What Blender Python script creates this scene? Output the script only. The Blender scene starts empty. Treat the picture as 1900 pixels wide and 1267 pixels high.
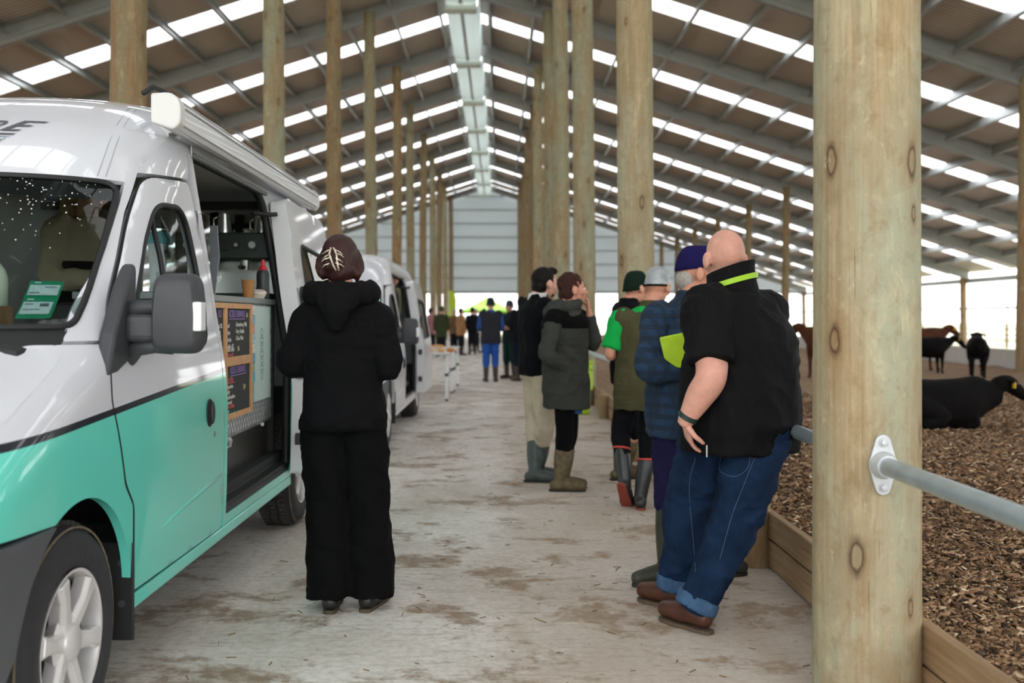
import bpy, bmesh, math, random
import numpy as np
from mathutils import Vector, Matrix, noise, geometry
PI = math.pi
SC = bpy.context.scene
COL = SC.collection
random.seed(7); RNG = np.random.default_rng(7)

# ---------------------------------------------------------------- camera, world, exposure
cam_d = bpy.data.cameras.new('camera'); cam = bpy.data.objects.new('camera', cam_d); COL.objects.link(cam)
CAMH = 1.35
cam.location = (0, 0, CAMH); cam.rotation_euler = (PI / 2, 0, 0)
cam_d.sensor_width = 36.0; cam_d.lens = 35.0
cam_d.shift_x = 22 / 1900; cam_d.shift_y = -43.5 / 1900
cam_d.clip_start = 0.05; cam_d.clip_end = 500
cam_d.dof.use_dof = True; cam_d.dof.focus_distance = 4.4; cam_d.dof.aperture_fstop = 2.2
SC.camera = cam
W = bpy.data.worlds.new('overcast_sky'); SC.world = W; W.use_nodes = True
_bg = W.node_tree.nodes['Background']; _bg.inputs[0].default_value = (0.98, 0.985, 1.0, 1); _bg.inputs[1].default_value = 1.0
SC.view_settings.view_transform = 'Standard'; SC.view_settings.look = 'None'
SC.view_settings.gamma = 1.0; SC.view_settings.use_curve_mapping = False
SC.view_settings.exposure = 2.0
SC.cycles.use_denoising = True
SC.cycles.max_bounces = 10; SC.cycles.diffuse_bounces = 5; SC.cycles.transparent_max_bounces = 12
SC.cycles.sample_clamp_indirect = 6.0; SC.cycles.caustics_reflective = False; SC.cycles.caustics_refractive = False

# ---------------------------------------------------------------- materials
MATS = {}
class NT:
    """small helper round a node tree"""
    def __init__(s, m): s.t = m.node_tree; s.b = s.t.nodes.get('Principled BSDF')
    def n(s, typ, **kw):
        nd = s.t.nodes.new(typ)
        for k, v in kw.items():
            if k.startswith('i_'):
                key = k[2:]; key = int(key) if key.isdigit() else key.replace('_', ' ')
                nd.inputs[key].default_value = v
            else: setattr(nd, k, v)
        return nd
    def l(s, a, b): s.t.links.new(a, b)
    def coord(s, kind='Object', scale=(1, 1, 1), loc=(0, 0, 0)):
        c = s.n('ShaderNodeTexCoord'); m = s.n('ShaderNodeMapping'); m.inputs['Scale'].default_value = scale; m.inputs['Location'].default_value = loc
        s.l(c.outputs[kind], m.inputs[0]); return m.outputs[0]
    def noise(s, vec, scale, detail=3, rough=.55, dist=0):
        t = s.n('ShaderNodeTexNoise', i_Scale=scale, i_Detail=detail, i_Roughness=rough, i_Distortion=dist); s.l(vec, t.inputs['Vector']); return t.outputs[0]
    def ramp(s, fac, stops, interp='LINEAR'):
        r = s.n('ShaderNodeValToRGB'); r.color_ramp.interpolation = interp
        e = r.color_ramp.elements
        while len(e) < len(stops): e.new(.5)
        for el, (p, c) in zip(e, stops):
            el.position = p; el.color = (c, c, c, 1) if isinstance(c, (int, float)) else (*c, 1)
        s.l(fac, r.inputs[0]); return r.outputs[0]
    def mix(s, fac, a, b, mode='MIX'):
        m = s.n('ShaderNodeMix', data_type='RGBA', blend_type=mode)
        for sock, v in ((m.inputs[0], fac), (m.inputs[6], a), (m.inputs[7], b)):
            if isinstance(v, bpy.types.NodeSocket): s.l(v, sock)
            elif isinstance(v, (int, float)): sock.default_value = v
            else: sock.default_value = (*v, 1)
        return m.outputs[2]
    def math(s, op, a, b=0.0):
        m = s.n('ShaderNodeMath', operation=op)
        for sock, v in ((m.inputs[0], a), (m.inputs[1], b)):
            if isinstance(v, bpy.types.NodeSocket): s.l(v, sock)
            else: sock.default_value = v
        return m.outputs[0]
    def bump(s, h, strength=.3, dist=.01):
        b = s.n('ShaderNodeBump', i_Strength=strength, i_Distance=dist); s.l(h, b.inputs['Height']); s.l(b.outputs[0], s.b.inputs['Normal'])
def new_mat(name):
    m = bpy.data.materials.new(name); m.use_nodes = True; MATS[name] = m; return m, NT(m)
def sr(hexs):
    h = hexs.lstrip('#'); c = [int(h[i:i + 2], 16) / 255 for i in (0, 2, 4)]
    return tuple(x / 12.92 if x <= .04045 else ((x + .055) / 1.055) ** 2.4 for x in c)
def mat(name, color, rough=.6, metal=0., var=.0, vscale=8., bump=0., bscale=60., bdist=.004, spec=.5, coat=0., sheen=0., aniso=(1, 1, 1), trans=0., alpha=1., emit=0.):
    """plain procedural material: colour with noise variation and fine relief"""
    if name in MATS: return MATS[name]
    m, t = new_mat(name)
    c = sr(color) if isinstance(color, str) else color
    b = t.b; b.inputs['Roughness'].default_value = rough; b.inputs['Metallic'].default_value = metal
    b.inputs['Specular IOR Level'].default_value = spec; b.inputs['Coat Weight'].default_value = coat; b.inputs['Coat Roughness'].default_value = .05
    b.inputs['Sheen Weight'].default_value = sheen
    b.inputs['Transmission Weight'].default_value = trans; b.inputs['Alpha'].default_value = alpha
    b.inputs['Base Color'].default_value = (*c, 1)
    if var or bump: v = t.coord('Object', aniso)
    if var:
        f = t.ramp(t.noise(v, vscale, 4, .6), [(.3, 0.), (.7, 1.)])
        t.l(t.mix(f, tuple(x * (1 - var) for x in c), tuple(min(1, x * (1 + var)) for x in c)), b.inputs['Base Color'])
    if bump: t.bump(t.noise(v, bscale, 4, .6), bump, bdist)
    if emit: b.inputs['Emission Color'].default_value = (*c, 1); b.inputs['Emission Strength'].default_value = emit
    return m
def glass_mat(name, tint, refl=.12, rough=.0):
    """thin pane: see-through tint plus a mirror share by Fresnel"""
    m, t = new_mat(name); nt = t.t; nt.nodes.remove(t.b)
    o = nt.nodes['Material Output']
    tr = t.n('ShaderNodeBsdfTransparent', i_0=(*tint, 1)); gl = t.n('ShaderNodeBsdfGlossy', i_Roughness=rough)
    lw = t.n('ShaderNodeLayerWeight', i_Blend=refl); mx = t.n('ShaderNodeMixShader')
    t.l(lw.outputs['Fresnel'], mx.inputs[0]); t.l(tr.outputs[0], mx.inputs[1]); t.l(gl.outputs[0], mx.inputs[2]); t.l(mx.outputs[0], o.inputs[0])
    return m

# ---------------------------------------------------------------- mesh helpers
class MB:
    """collects verts and faces; build() links ONE mesh object"""
    def __init__(s): s.v = []; s.f = []; s.mi = []; s.cur = 0
    def add(s, vs, fs):
        k = len(s.v); s.v.extend(tuple(map(float, p)) for p in vs)
        for f in fs: s.f.append(tuple(k + i for i in f)); s.mi.append(s.cur)
        return s
    def box(s, c, d, rz=0., M=None):
        x, y, z = (q / 2 for q in d)
        vs = [Vector((a * x, b * y, e * z)) for e in (-1, 1) for b in (-1, 1) for a in (-1, 1)]
        R = Matrix.Rotation(rz, 3, 'Z') if M is None else M
        vs = [R @ p + Vector(c) for p in vs]
        return s.add(vs, [(0, 2, 3, 1), (4, 5, 7, 6), (0, 1, 5, 4), (2, 6, 7, 3), (0, 4, 6, 2), (1, 3, 7, 5)])
    def ring_loft(s, rings, cap=True, closed=False):
        n = len(rings[0]); k = len(s.v); vs = [p for r in rings for p in r]; fs = []
        m = len(rings)
        for i in range(m if closed else m - 1):
            a = i * n; b = ((i + 1) % m) * n
            for j in range(n): fs.append((a + j, a + (j + 1) % n, b + (j + 1) % n, b + j))
        if cap and not closed:
            fs.append(tuple(reversed(range(n)))); fs.append(tuple((m - 1) * n + j for j in range(n)))
        return s.add(vs, fs)
    def tube(s, pts, r, n=10, cap=True, closed=False):
        pts = [Vector(p) for p in pts]; m = len(pts); rings = []
        rr = r if hasattr(r, '__len__') else [r] * m
        up = None
        for i, p in enumerate(pts):
            if closed: d = pts[(i + 1) % m] - pts[i - 1]
            else: d = pts[min(i + 1, m - 1)] - pts[max(i - 1, 0)]
            d.normalize()
            if up is None: up = d.orthogonal().normalized()
            u = (up - d * up.dot(d)); u = u.normalized() if u.length > 1e-5 else d.orthogonal().normalized(); up = u
            w = d.cross(u)
            rings.append([p + (u * math.cos(2 * PI * j / n) + w * math.sin(2 * PI * j / n)) * rr[i] for j in range(n)])
        return s.ring_loft(rings, cap, closed)
    def cyl(s, a, b, r, r2=None, n=16): return s.tube([a, b], [r, r if r2 is None else r2], n)
    def lathe(s, prof, n=24, c=(0, 0, 0), M=None, cap=True):
        """prof: (radius, height) pairs round local z"""
        R = M or Matrix.Identity(3); C = Vector(c)
        rings = [[C + R @ Vector((max(r, 1e-4) * math.cos(2 * PI * j / n), max(r, 1e-4) * math.sin(2 * PI * j / n), z)) for j in range(n)] for r, z in prof]
        return s.ring_loft(rings, cap)
    def prism(s, outline, o, u, w, d):
        """outline of (a,b) in plane o+a*u+b*w, extruded by vector d"""
        o, u, w, d = map(Vector, (o, u, w, d)); n = len(outline)
        p = [o + u * a + w * b for a, b in outline]
        return s.add(p + [q + d for q in p], [tuple(reversed(range(n))), tuple(n + i for i in range(n))] + [(i, (i + 1) % n, n + (i + 1) % n, n + i) for i in range(n)])
    def ell(s, c, r, n=16, m=10, M=None):
        C = Vector(c); R = M or Matrix.Identity(3)
        rings = []
        for i in range(m + 1):
            t = -PI / 2 + PI * i / m; t = max(-1.55, min(1.55, t))
            rings.append([C + R @ Vector((r[0] * math.cos(t) * math.cos(2 * PI * j / n), r[1] * math.cos(t) * math.sin(2 * PI * j / n), r[2] * math.sin(t))) for j in range(n)])
        return s.ring_loft(rings)
    def mesh(s, name):
        me = bpy.data.meshes.new(name); me.from_pydata(s.v, [], s.f)
        if any(s.mi): me.polygons.foreach_set('material_index', s.mi)
        me.update(); return me
    def build(s, name, m, parent=None, smooth=False, bevel=0., seg=2, auto=None, recalc=True):
        me = s.mesh(name)
        if recalc or bevel:
            bm = bmesh.new(); bm.from_mesh(me)
            bmesh.ops.recalc_face_normals(bm, faces=bm.faces)
            if bevel:
                ed = [e for e in bm.edges if len(e.link_faces) == 2 and e.calc_face_angle(0) > .6]
                bmesh.ops.bevel(bm, geom=ed, offset=bevel, segments=seg, affect='EDGES', profile=.5, clamp_overlap=True)
            bm.to_mesh(me); bm.free()
        if auto is not None: me.shade_smooth(); me.set_sharp_from_angle(angle=auto)
        elif smooth: me.shade_smooth()
        for q in (m if isinstance(m, (list, tuple)) else [m]): me.materials.append(q)
        return link(name, me, parent)
def link(name, me, parent=None):
    o = bpy.data.objects.new(name, me); COL.objects.link(o)
    if parent is not None: o.parent = parent
    return o
def tag(o, label=None, cat=None, group=None, kind=None):
    if label: o['label'] = label
    if cat: o['category'] = cat
    if group: o['group'] = group
    if kind: o['kind'] = kind
    return o
def empty(name, loc=(0, 0, 0), rz=0., label=None, cat=None, group=None, kind=None):
    o = bpy.data.objects.new(name, None); COL.objects.link(o); o.location = loc; o.rotation_euler = (0, 0, rz); o.empty_display_size = .1
    return tag(o, label, cat, group, kind)
def copy_tree(o, parent=None):
    c = o.copy(); COL.objects.link(c); c.parent = parent
    for ch in list(o.children): copy_tree(ch, c)
    return c
def text(name, s, m, parent, M, size, ext=.0008, align='LEFT', shear=0.):
    """flat lettering turned into a mesh; M places it (x along the line, y up)"""
    cu = bpy.data.curves.new(name, 'FONT'); cu.body = s; cu.size = size; cu.extrude = ext; cu.align_x = align; cu.shear = shear; cu.resolution_u = 3
    ob = bpy.data.objects.new(name, cu); COL.objects.link(ob)
    me = bpy.data.meshes.new_from_object(ob.evaluated_get(bpy.context.evaluated_depsgraph_get()))
    bpy.data.objects.remove(ob); bpy.data.curves.remove(cu)
    me.name = name; me.transform(M); me.materials.clear(); me.materials.append(m)
    return link(name, me, parent)
def frame(o, x, y):
    """matrix with local x axis along x, local y axis along y, at o"""
    x = Vector(x).normalized(); y = Vector(y).normalized(); z = x.cross(y)
    return Matrix(((x.x, y.x, z.x, o[0]), (x.y, y.y, z.y, o[1]), (x.z, y.z, z.z, o[2]), (0, 0, 0, 1)))
# ================================================================ THE SHED
RIDGE_X = -1.08; SL = 0.322; HALF = 22.3
BAY0, BAY, NB = 3.5, 6.0, 11                 # frames at y = 3.5 + 6 n
YF = [BAY0 + BAY * n for n in range(-2, NB + 1)]
RAF_R = CAMH + 8.98                          # underside of a rafter at the ridge
def rafz(x): return RAF_R - SL * abs(x - RIDGE_X)
Y_END = YF[-1] + .25; Y_BEG = YF[0]

# --- materials of the shed
m_gal = mat('galvanised_steel', '#a4a8a8', .42, .55, .10, 5, .08, 40, .002)
m_raf = mat('rafter_steel', '#9a9c9b', .5, .35, .08, 3)
m_sheet, t = new_mat('roof_sheet')
v = t.coord('Object')
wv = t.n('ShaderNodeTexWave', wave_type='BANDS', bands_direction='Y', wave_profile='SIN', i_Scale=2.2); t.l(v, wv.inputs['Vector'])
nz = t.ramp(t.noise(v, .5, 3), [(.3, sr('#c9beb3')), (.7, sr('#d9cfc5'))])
t.l(t.mix(t.math('MULTIPLY', wv.outputs[1], .6), nz, sr('#8c7f73')), t.b.inputs['Base Color']); t.b.inputs['Roughness'].default_value = .5; t.b.inputs['Metallic'].default_value = .1  # darker bands in the colour paint the shading of the corrugation ribs
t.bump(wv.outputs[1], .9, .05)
m_sky_pan, t = new_mat('clear_roof_sheet')
t.t.nodes.remove(t.b); o_ = t.t.nodes['Material Output']
a_ = t.n('ShaderNodeBsdfTransparent', i_0=(.95, .97, .98, 1)); b_ = t.n('ShaderNodeBsdfTranslucent', i_0=(.92, .95, .97, 1)); x_ = t.n('ShaderNodeMixShader', i_0=.4)
t.l(a_.outputs[0], x_.inputs[1]); t.l(b_.outputs[0], x_.inputs[2]); t.l(x_.outputs[0], o_.inputs[0])
m_ridge, t = new_mat('translucent_ridge_panel')
t.t.nodes.remove(t.b); o_ = t.t.nodes['Material Output']
a_ = t.n('ShaderNodeBsdfDiffuse', i_0=(.80, .88, .86, 1)); b_ = t.n('ShaderNodeBsdfTranslucent', i_0=(.40, .46, .45, 1)); x_ = t.n('ShaderNodeMixShader', i_0=.5)
t.l(a_.outputs[0], x_.inputs[1]); t.l(b_.outputs[0], x_.inputs[2]); t.l(x_.outputs[0], o_.inputs[0])
m_endwall = mat('end_wall_sheet', '#c9ccce', .5, .0, .04, 2)
# timber
def pole_mat(name, c0, c1, cg):
    """pine grain wrapped round the pole (angle, height), with knots, checks and green stain"""
    m, t = new_mat(name)
    oi = t.n('ShaderNodeObjectInfo'); tc = t.n('ShaderNodeTexCoord'); sp = t.n('ShaderNodeSeparateXYZ'); t.l(tc.outputs['Object'], sp.inputs[0])
    ang = t.math('ARCTAN2', sp.outputs[1], sp.outputs[0]); u = t.math('ADD', t.math('MULTIPLY', ang, .18), t.math('MULTIPLY', oi.outputs['Random'], 13.))
    cmb = t.n('ShaderNodeCombineXYZ'); t.l(u, cmb.inputs[0]); t.l(t.math('ADD', sp.outputs[2], t.math('MULTIPLY', oi.outputs['Random'], 29.)), cmb.inputs[1])
    def mp(sx, sy):
        q = t.n('ShaderNodeMapping'); q.inputs['Scale'].default_value = (sx, sy, 1); t.l(cmb.outputs[0], q.inputs[0]); return q.outputs[0]
    # knots pull the grain round themselves
    vo = t.n('ShaderNodeTexVoronoi', voronoi_dimensions='2D', feature='F1', i_Scale=1.0, i_Randomness=.95); t.l(mp(3.9, 1.55), vo.inputs['Vector'])
    kd = vo.outputs['Distance']; jit = t.math('MULTIPLY', t.math('SUBTRACT', t.noise(mp(30, 18), 1., 3), .5), .05); kd = t.math('ADD', kd, jit)
    sc_ = t.n('ShaderNodeSeparateColor'); t.l(vo.outputs['Color'], sc_.inputs[0]); kd = t.math('ADD', kd, t.math('MULTIPLY', t.math('GREATER_THAN', sc_.outputs[0], .5), 1.)); kd = t.math('MULTIPLY', kd, t.math('ADD', sc_.outputs[1], .75))
    grain = t.noise(mp(60, 1.6), 1., 6, .62, .5); wood = t.noise(mp(11, .8), 1., 4, .6, .8)
    col = t.mix(t.ramp(grain, [(.34, 0.), (.66, 1.)]), c0, c1)
    col = t.mix(t.ramp(wood, [(.48, 0.), (.7, .4)]), col, tuple(q * .82 for q in c0))
    col = t.mix(t.ramp(t.noise(mp(3.5, .55), 1., 3, .6), [(.40, 0.), (.60, .85)]), col, cg)
    mot = t.noise(mp(16, 10), 1., 5, .75, .4); col = t.mix(t.ramp(mot, [(.52, 0.), (.66, .45)]), col, sr('#7c6848')); col = t.mix(t.ramp(mot, [(.32, .4), (.44, 0.)]), col, sr('#b8ae92'))
    halo = t.ramp(kd, [(.10, .4), (.20, .16), (.42, 0.)]); blot = t.noise(mp(5.5, 2.2), 1., 5, .7, .6); col = t.mix(t.ramp(blot, [(.50, 0.), (.68, .5)]), col, sr('#8a6d48')); col = t.mix(t.ramp(blot, [(.30, .5), (.44, 0.)]), col, sr('#c2b592'))
    col = t.mix(halo, col, sr('#7b5a35'))
    col = t.mix(t.ramp(kd, [(.045, .12), (.062, .9), (.075, .5), (.11, 0.)]), col, sr('#3d2614'))
    chk = t.noise(mp(90, 2.2), 1., 3); col = t.mix(t.ramp(chk, [(.69, 0.), (.73, .6)]), col, sr('#49351f'))
    scr = t.noise(mp(20, 9), 1., 5, .75); col = t.mix(t.ramp(scr, [(.62, 0.), (.70, .35)]), col, sr('#d9caa6')); col = t.mix(t.ramp(scr, [(.27, .45), (.34, 0.)]), col, sr('#6b5335'))
    col = t.mix(1., col, t.ramp(oi.outputs['Random'], [(0., .82), (1., 1.1)]), 'MULTIPLY')
    t.l(col, t.b.inputs['Base Color']); t.b.inputs['Roughness'].default_value = .72; t.b.inputs['Specular IOR Level'].default_value = .25
    t.bump(t.math('ADD', grain, t.math('MULTIPLY', chk, .5)), .3, .006)
    return m
m_pole = pole_mat('treated_pine_pole', sr('#8f7c5c'), sr('#a99778'), sr('#979a84'))
m_pole_dark = pole_mat('weathered_pine_pole', sr('#80664a'), sr('#a0825f'), sr('#857d62'))
m_board, t = new_mat('kerb_board')
tc = t.n('ShaderNodeTexCoord'); mp_ = t.n('ShaderNodeMapping'); mp_.inputs['Scale'].default_value = (10, .6, 12); t.l(tc.outputs['Object'], mp_.inputs[0])
g = t.noise(mp_.outputs[0], 4, 5, .6, .3); big = t.noise(t.coord('Object', (1, .5, 2)), 2.5, 3)
c = t.mix(t.ramp(g, [(.3, 0.), (.7, 1.)]), sr('#84694b'), sr('#a98c69')); c = t.mix(t.ramp(big, [(.5, 0.), (.75, .6)]), c, sr('#75593c'))
t.l(c, t.b.inputs['Base Color']); t.b.inputs['Roughness'].default_value = .75; t.bump(g, .2, .004)

# --- concrete floor with tracked-in dirt
m_conc, t = new_mat('concrete_floor')
v = t.coord('Object')
fine = t.noise(v, 26, 6, .7); mid = t.noise(v, 1.1, 5, .65, .3)
tracks = t.noise(t.coord('Object', (1, .16, 1)), 2.1, 4, .62)
streak = t.noise(t.coord('Object', (.5, 2.6, 1)), 11., 6, .72)
c = t.mix(t.ramp(mid, [(.32, 0.), (.68, 1.)]), sr('#cbc3b9'), sr('#e9e5df'))
c = t.mix(t.ramp(tracks, [(.50, 0.), (.70, .45)]), c, sr('#b5a591'))
c = t.mix(t.ramp(streak, [(.53, 0.), (.68, .6)]), c, sr('#93857a'))
spots = t.noise(t.coord('Object', (1., 1.25, 1), (3.3, 1.7, 0)), 1.7, 6, .72, .25)
spotm = t.math('MULTIPLY', t.ramp(spots, [(.525, 0.), (.60, 1.)]), t.ramp(t.noise(v, 14, 4, .7), [(.25, .4), (.55, 1.)]))
c = t.mix(t.math('MULTIPLY', spotm, .8), c, sr('#826749'))
crumbs = t.noise(t.coord('Object', (1, 1, 1), (9, 4, 0)), 11, 5, .75)
c = t.mix(t.ramp(crumbs, [(.63, 0.), (.675, .8)]), c, sr('#55422f'))
c = t.mix(t.ramp(fine, [(.3, .34), (.56, 0.)]), c, sr('#776a5e'))
sx_ = t.n('ShaderNodeSeparateXYZ'); t.l(v, sx_.inputs[0]); kd_ = t.math('ADD', sx_.outputs[0], t.math('MULTIPLY', t.noise(v, 2.2, 5, .7), 1.5))
c = t.mix(t.ramp(kd_, [(.62, 0.), (1., .42)]), c, sr('#a48c74'))
t.l(c, t.b.inputs['Base Color']); t.b.inputs['Roughness'].default_value = .8; t.b.inputs['Specular IOR Level'].default_value = .3
t.bump(t.math('ADD', fine, t.math('MULTIPLY', streak, .6)), .35, .006)

# --- wood chip ground
m_bed, t = new_mat('wood_chip_litter')
v = t.coord('Object')
n1 = t.noise(v, 16, 6, .75); n2 = t.noise(t.coord('Object', (1, 1.6, 1)), 38, 4, .7); n3 = t.noise(v, .8, 3)
c = t.ramp(n1, [(.30, sr('#4a3828')), (.45, sr('#8a6e52')), (.58, sr('#b3957a')), (.75, sr('#d8c2a6'))])
c = t.mix(t.ramp(n2, [(.38, .55), (.52, 0.)]), c, sr('#3a2b1f')); c = t.mix(t.ramp(n3, [(.4, 0.), (.7, .25)]), c, sr('#b1957a'))
t.l(c, t.b.inputs['Base Color']); t.b.inputs['Roughness'].default_value = .85; t.b.inputs['Specular IOR Level'].default_value = .2; t.bump(n1, .9, .04)
def chip_mat(name):
    m, t = new_mat(name)
    at = t.n('ShaderNodeAttribute', attribute_name='tone')
    c = t.ramp(at.outputs['Fac'], [(0., sr('#33261c')), (.3, sr('#67503a')), (.55, sr('#967558')), (.8, sr('#bb9c7a')), (1., sr('#e0cdb0'))])
    t.l(c, t.b.inputs['Base Color']); t.b.inputs['Roughness'].default_value = .8; t.b.inputs['Specular IOR Level'].default_value = .2
    return m
m_chip = chip_mat('wood_chips')

# --- floor, bed, outside ground
KX = 1.45                                    # aisle face of the kerb boards
def slab(name, x0, x1, y0, y1, z, m, th=.2):
    return tag(MB().box(((x0 + x1) / 2, (y0 + y1) / 2, z - th / 2), (x1 - x0, y1 - y0, th)).build(name, m), kind='structure')
slab('floor', -4.0, KX + .07, -9, Y_END + 14, 0, m_conc)
tag(bpy.data.objects['floor'], 'grey concrete aisle floor with tracked-in brown dirt', None)
m_out = mat('outside_gravel', '#cfc9bf', .9, 0, .12, .6)
m_grass = mat('pale_pasture', '#b9bb9a', .9, 0, .15, .2)
slab('ground_outside', -180, 180, -60, 300, -.16, m_grass, .3)
slab('ground_yard', -40, 40, Y_END, Y_END + 24, -.03, m_out, .1)
BEDZ = .22
def bedh(x, y):
    return BEDZ + .05 * noise.noise(Vector((x * .5, y * .5, 1))) + .028 * noise.noise(Vector((x * 1.9, y * 1.9, 4))) + .012 * noise.noise(Vector((x * 6, y * 6, 9))) - .05 * math.exp(-(x - KX) * 1.6)
def bed(name, x0, x1, y0, y1, dx, dy, label):
    nx = int((x1 - x0) / dx) + 1; ny = int((y1 - y0) / dy) + 1
    mb = MB(); vs = []
    for j in range(ny + 1):
        for i in range(nx + 1):
            x = x0 + (x1 - x0) * i / nx; y = y0 + (y1 - y0) * j / ny; vs.append((x, y, bedh(x, y)))
    w = nx + 1
    mb.add(vs, [(j * w + i, j * w + i + 1, (j + 1) * w + i + 1, (j + 1) * w + i) for j in range(ny) for i in range(nx)])
    return tag(mb.build(name, m_bed, smooth=True, recalc=False), label, None, None, 'structure')
bed('ground_bedding', KX + .06, 11.45, -2.5, 14, .12, .12, 'brown wood chip bedding in the cattle pen')
bed('ground_bedding_far', KX + .06, 11.45, 14, Y_END, .4, .5, 'brown wood chip bedding further down the cattle pen')
slab('ground_lane', 11.7, 21.6, -8, Y_END, .0, m_conc)
slab('ground_bedding_left', -23, -4.0, -8, Y_END, .1, m_bed, .3)

# --- loose chips (nobody could count them)
def scatter_chips():
    N = 64000
    # density falls with distance from the camera
    y = 2.2 + 12.5 * RNG.random(N) ** 1.9
    xmax = np.minimum(11.2, y * .60 + .5)
    x = KX + .09 + (xmax - KX - .09) * RNG.random(N) ** 1.15
    L = (.013 + .044 * RNG.random(N) ** 2.2) * (1 + .028 * y); wd = L * (.22 + .25 * RNG.random(N)); th = .0035 + .004 * RNG.random(N)
    yaw = RNG.random(N) * 2 * PI; pit = (RNG.random(N) - .5) * 1.1; rol = (RNG.random(N) - .5) * 1.4
    cy, sy, cp, sp, cr, sr_ = np.cos(yaw), np.sin(yaw), np.cos(pit), np.sin(pit), np.cos(rol), np.sin(rol)
    ux = np.stack([cy * cp, sy * cp, sp], 1)
    a = np.stack([-sy, cy, 0 * cy], 1); b = np.cross(ux, a)
    uy = a * cr[:, None] + b * sr_[:, None]; uz = np.cross(ux, uy)
    z = np.array([bedh(float(p), float(q)) for p, q in zip(x, y)]) + .004 + .016 * RNG.random(N)
    c = np.stack([x, y, z], 1)
    V = np.empty((N, 8, 3)); k = 0
    tp = .25 + .75 * RNG.random(N)
    for e in (-1, 1):
        for s1, s2 in ((-1, -1), (1, -1), (1, 1), (-1, 1)):
            taper = np.where(s1 > 0, tp, 1.) if False else (tp if s1 > 0 else np.ones(N))
            bend = .12 * L * (s1 * s1 - .5)
            V[:, k] = c + ux * (L * s1 / 2)[:, None] * 1.0 + uy * (wd * s2 / 2 * taper)[:, None] + uz * (th * e / 2 + bend * 0)[:, None]; k += 1
    F = np.array([(3, 2, 1, 0), (4, 5, 6, 7), (0, 1, 5, 4), (1, 2, 6, 5), (2, 3, 7, 6), (3, 0, 4, 7)])
    me = bpy.data.meshes.new('wood_chips'); nv = N * 8; nf = N * 6
    me.vertices.add(nv); me.vertices.foreach_set('co', V.reshape(-1))
    me.loops.add(nf * 4); idx = (F[None] + (np.arange(N) * 8)[:, None, None]).reshape(-1); me.loops.foreach_set('vertex_index', idx.astype(np.int32))
    me.polygons.add(nf); me.polygons.foreach_set('loop_start', np.arange(0, nf * 4, 4, dtype=np.int32))
    me.update(calc_edges=True)
    at = me.attributes.new('tone', 'FLOAT', 'FACE'); tone = np.clip(RNG.normal(.42, .27, N), 0, 1); at.data.foreach_set('value', np.repeat(tone, 6).astype(np.float32))
    me.materials.append(m_chip)
    return tag(link('wood_chips', me), 'loose brown wood chips strewn over the cattle pen bedding', 'wood chips', None, 'stuff')
scatter_chips()

# --- roof: sheet (structure) with rafters, purlins, clear sheets and the ridge light as its pieces
SH = .46                                      # sheet above the rafter underside
roof = MB()
for n in range(len(YF) - 1):
    y0, y1 = YF[n], YF[n + 1]; ym = (y0 + y1) / 2 + .35; hw = .52
    for s in (-1, 1):
        xa = RIDGE_X + s * .42; xb = RIDGE_X + s * (HALF + .5)
        for p, q in ((y0, ym - hw), (ym + hw, y1)):
            za, zb = rafz(xa) + SH, rafz(xb) + SH
            roof.add([(xa, p, za), (xb, p, zb), (xb, q, zb), (xa, q, za), (xa, p, za + .03), (xb, p, zb + .03), (xb, q, zb + .03), (xa, q, za + .03)],
                     [(0, 1, 2, 3), (4, 5, 6, 7), (0, 1, 5, 4), (1, 2, 6, 5), (2, 3, 7, 6), (3, 0, 4, 7)])
roof = tag(roof.build('ceiling', m_sheet), 'brown-grey corrugated underside of the long shed roof', None, None, 'structure')
def strip_mesh(s):
    xa = RIDGE_X + s * .42; xb = RIDGE_X + s * (HALF + .5); za, zb = rafz(xa) + SH + .012, rafz(xb) + SH + .012
    mb = MB().add([(xa, -.54, za), (xb, -.54, zb), (xb, .54, zb), (xa, .54, za)], [(0, 1, 2, 3)])
    me = mb.mesh('skylight_sheet'); me.materials.append(m_sky_pan); return me
def rafter_mesh(s):
    # I section, web with two flanges, from the ridge to the eave
    mb = MB(); xa, xb = RIDGE_X, RIDGE_X + s * (HALF + .2)
    def bar(w, z0, z1):
        za, zb = rafz(xa), rafz(xb)
        mb.add([(xa, -w, za + z0), (xb, -w, zb + z0), (xb, w, zb + z0), (xa, w, za + z0), (xa, -w, za + z1), (xb, -w, zb + z1), (xb, w, zb + z1), (xa, w, za + z1)],
               [(0, 1, 2, 3), (4, 5, 6, 7), (0, 1, 5, 4), (1, 2, 6, 5), (2, 3, 7, 6), (3, 0, 4, 7)])
    bar(.012, 0, .42); bar(.085, 0, .018); bar(.085, .40, .418); bar(.04, .13, .16)
    me = mb.mesh('rafter'); me.materials.append(m_raf); return me
def purlin_mesh(L):
    # C section lying along the aisle
    mb = MB(); w, d = .075, .24
    mb.box((0, 0, 0), (.008, L, d)); mb.box((w / 2, 0, d / 2 - .004), (w, L, .008)); mb.box((w / 2, 0, -d / 2 + .004), (w, L, .008))
    me = mb.mesh('purlin'); me.materials.append(m_gal); return me
ST = {-1: strip_mesh(-1), 1: strip_mesh(1)}; RF = {-1: rafter_mesh(-1), 1: rafter_mesh(1)}; PU = purlin_mesh(BAY - .2)
for y in YF[1:]:
    for s in (-1, 1): link('rafter', RF[s], roof).location = (0, y, 0)
NP = 17; rest = MB()
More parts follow.
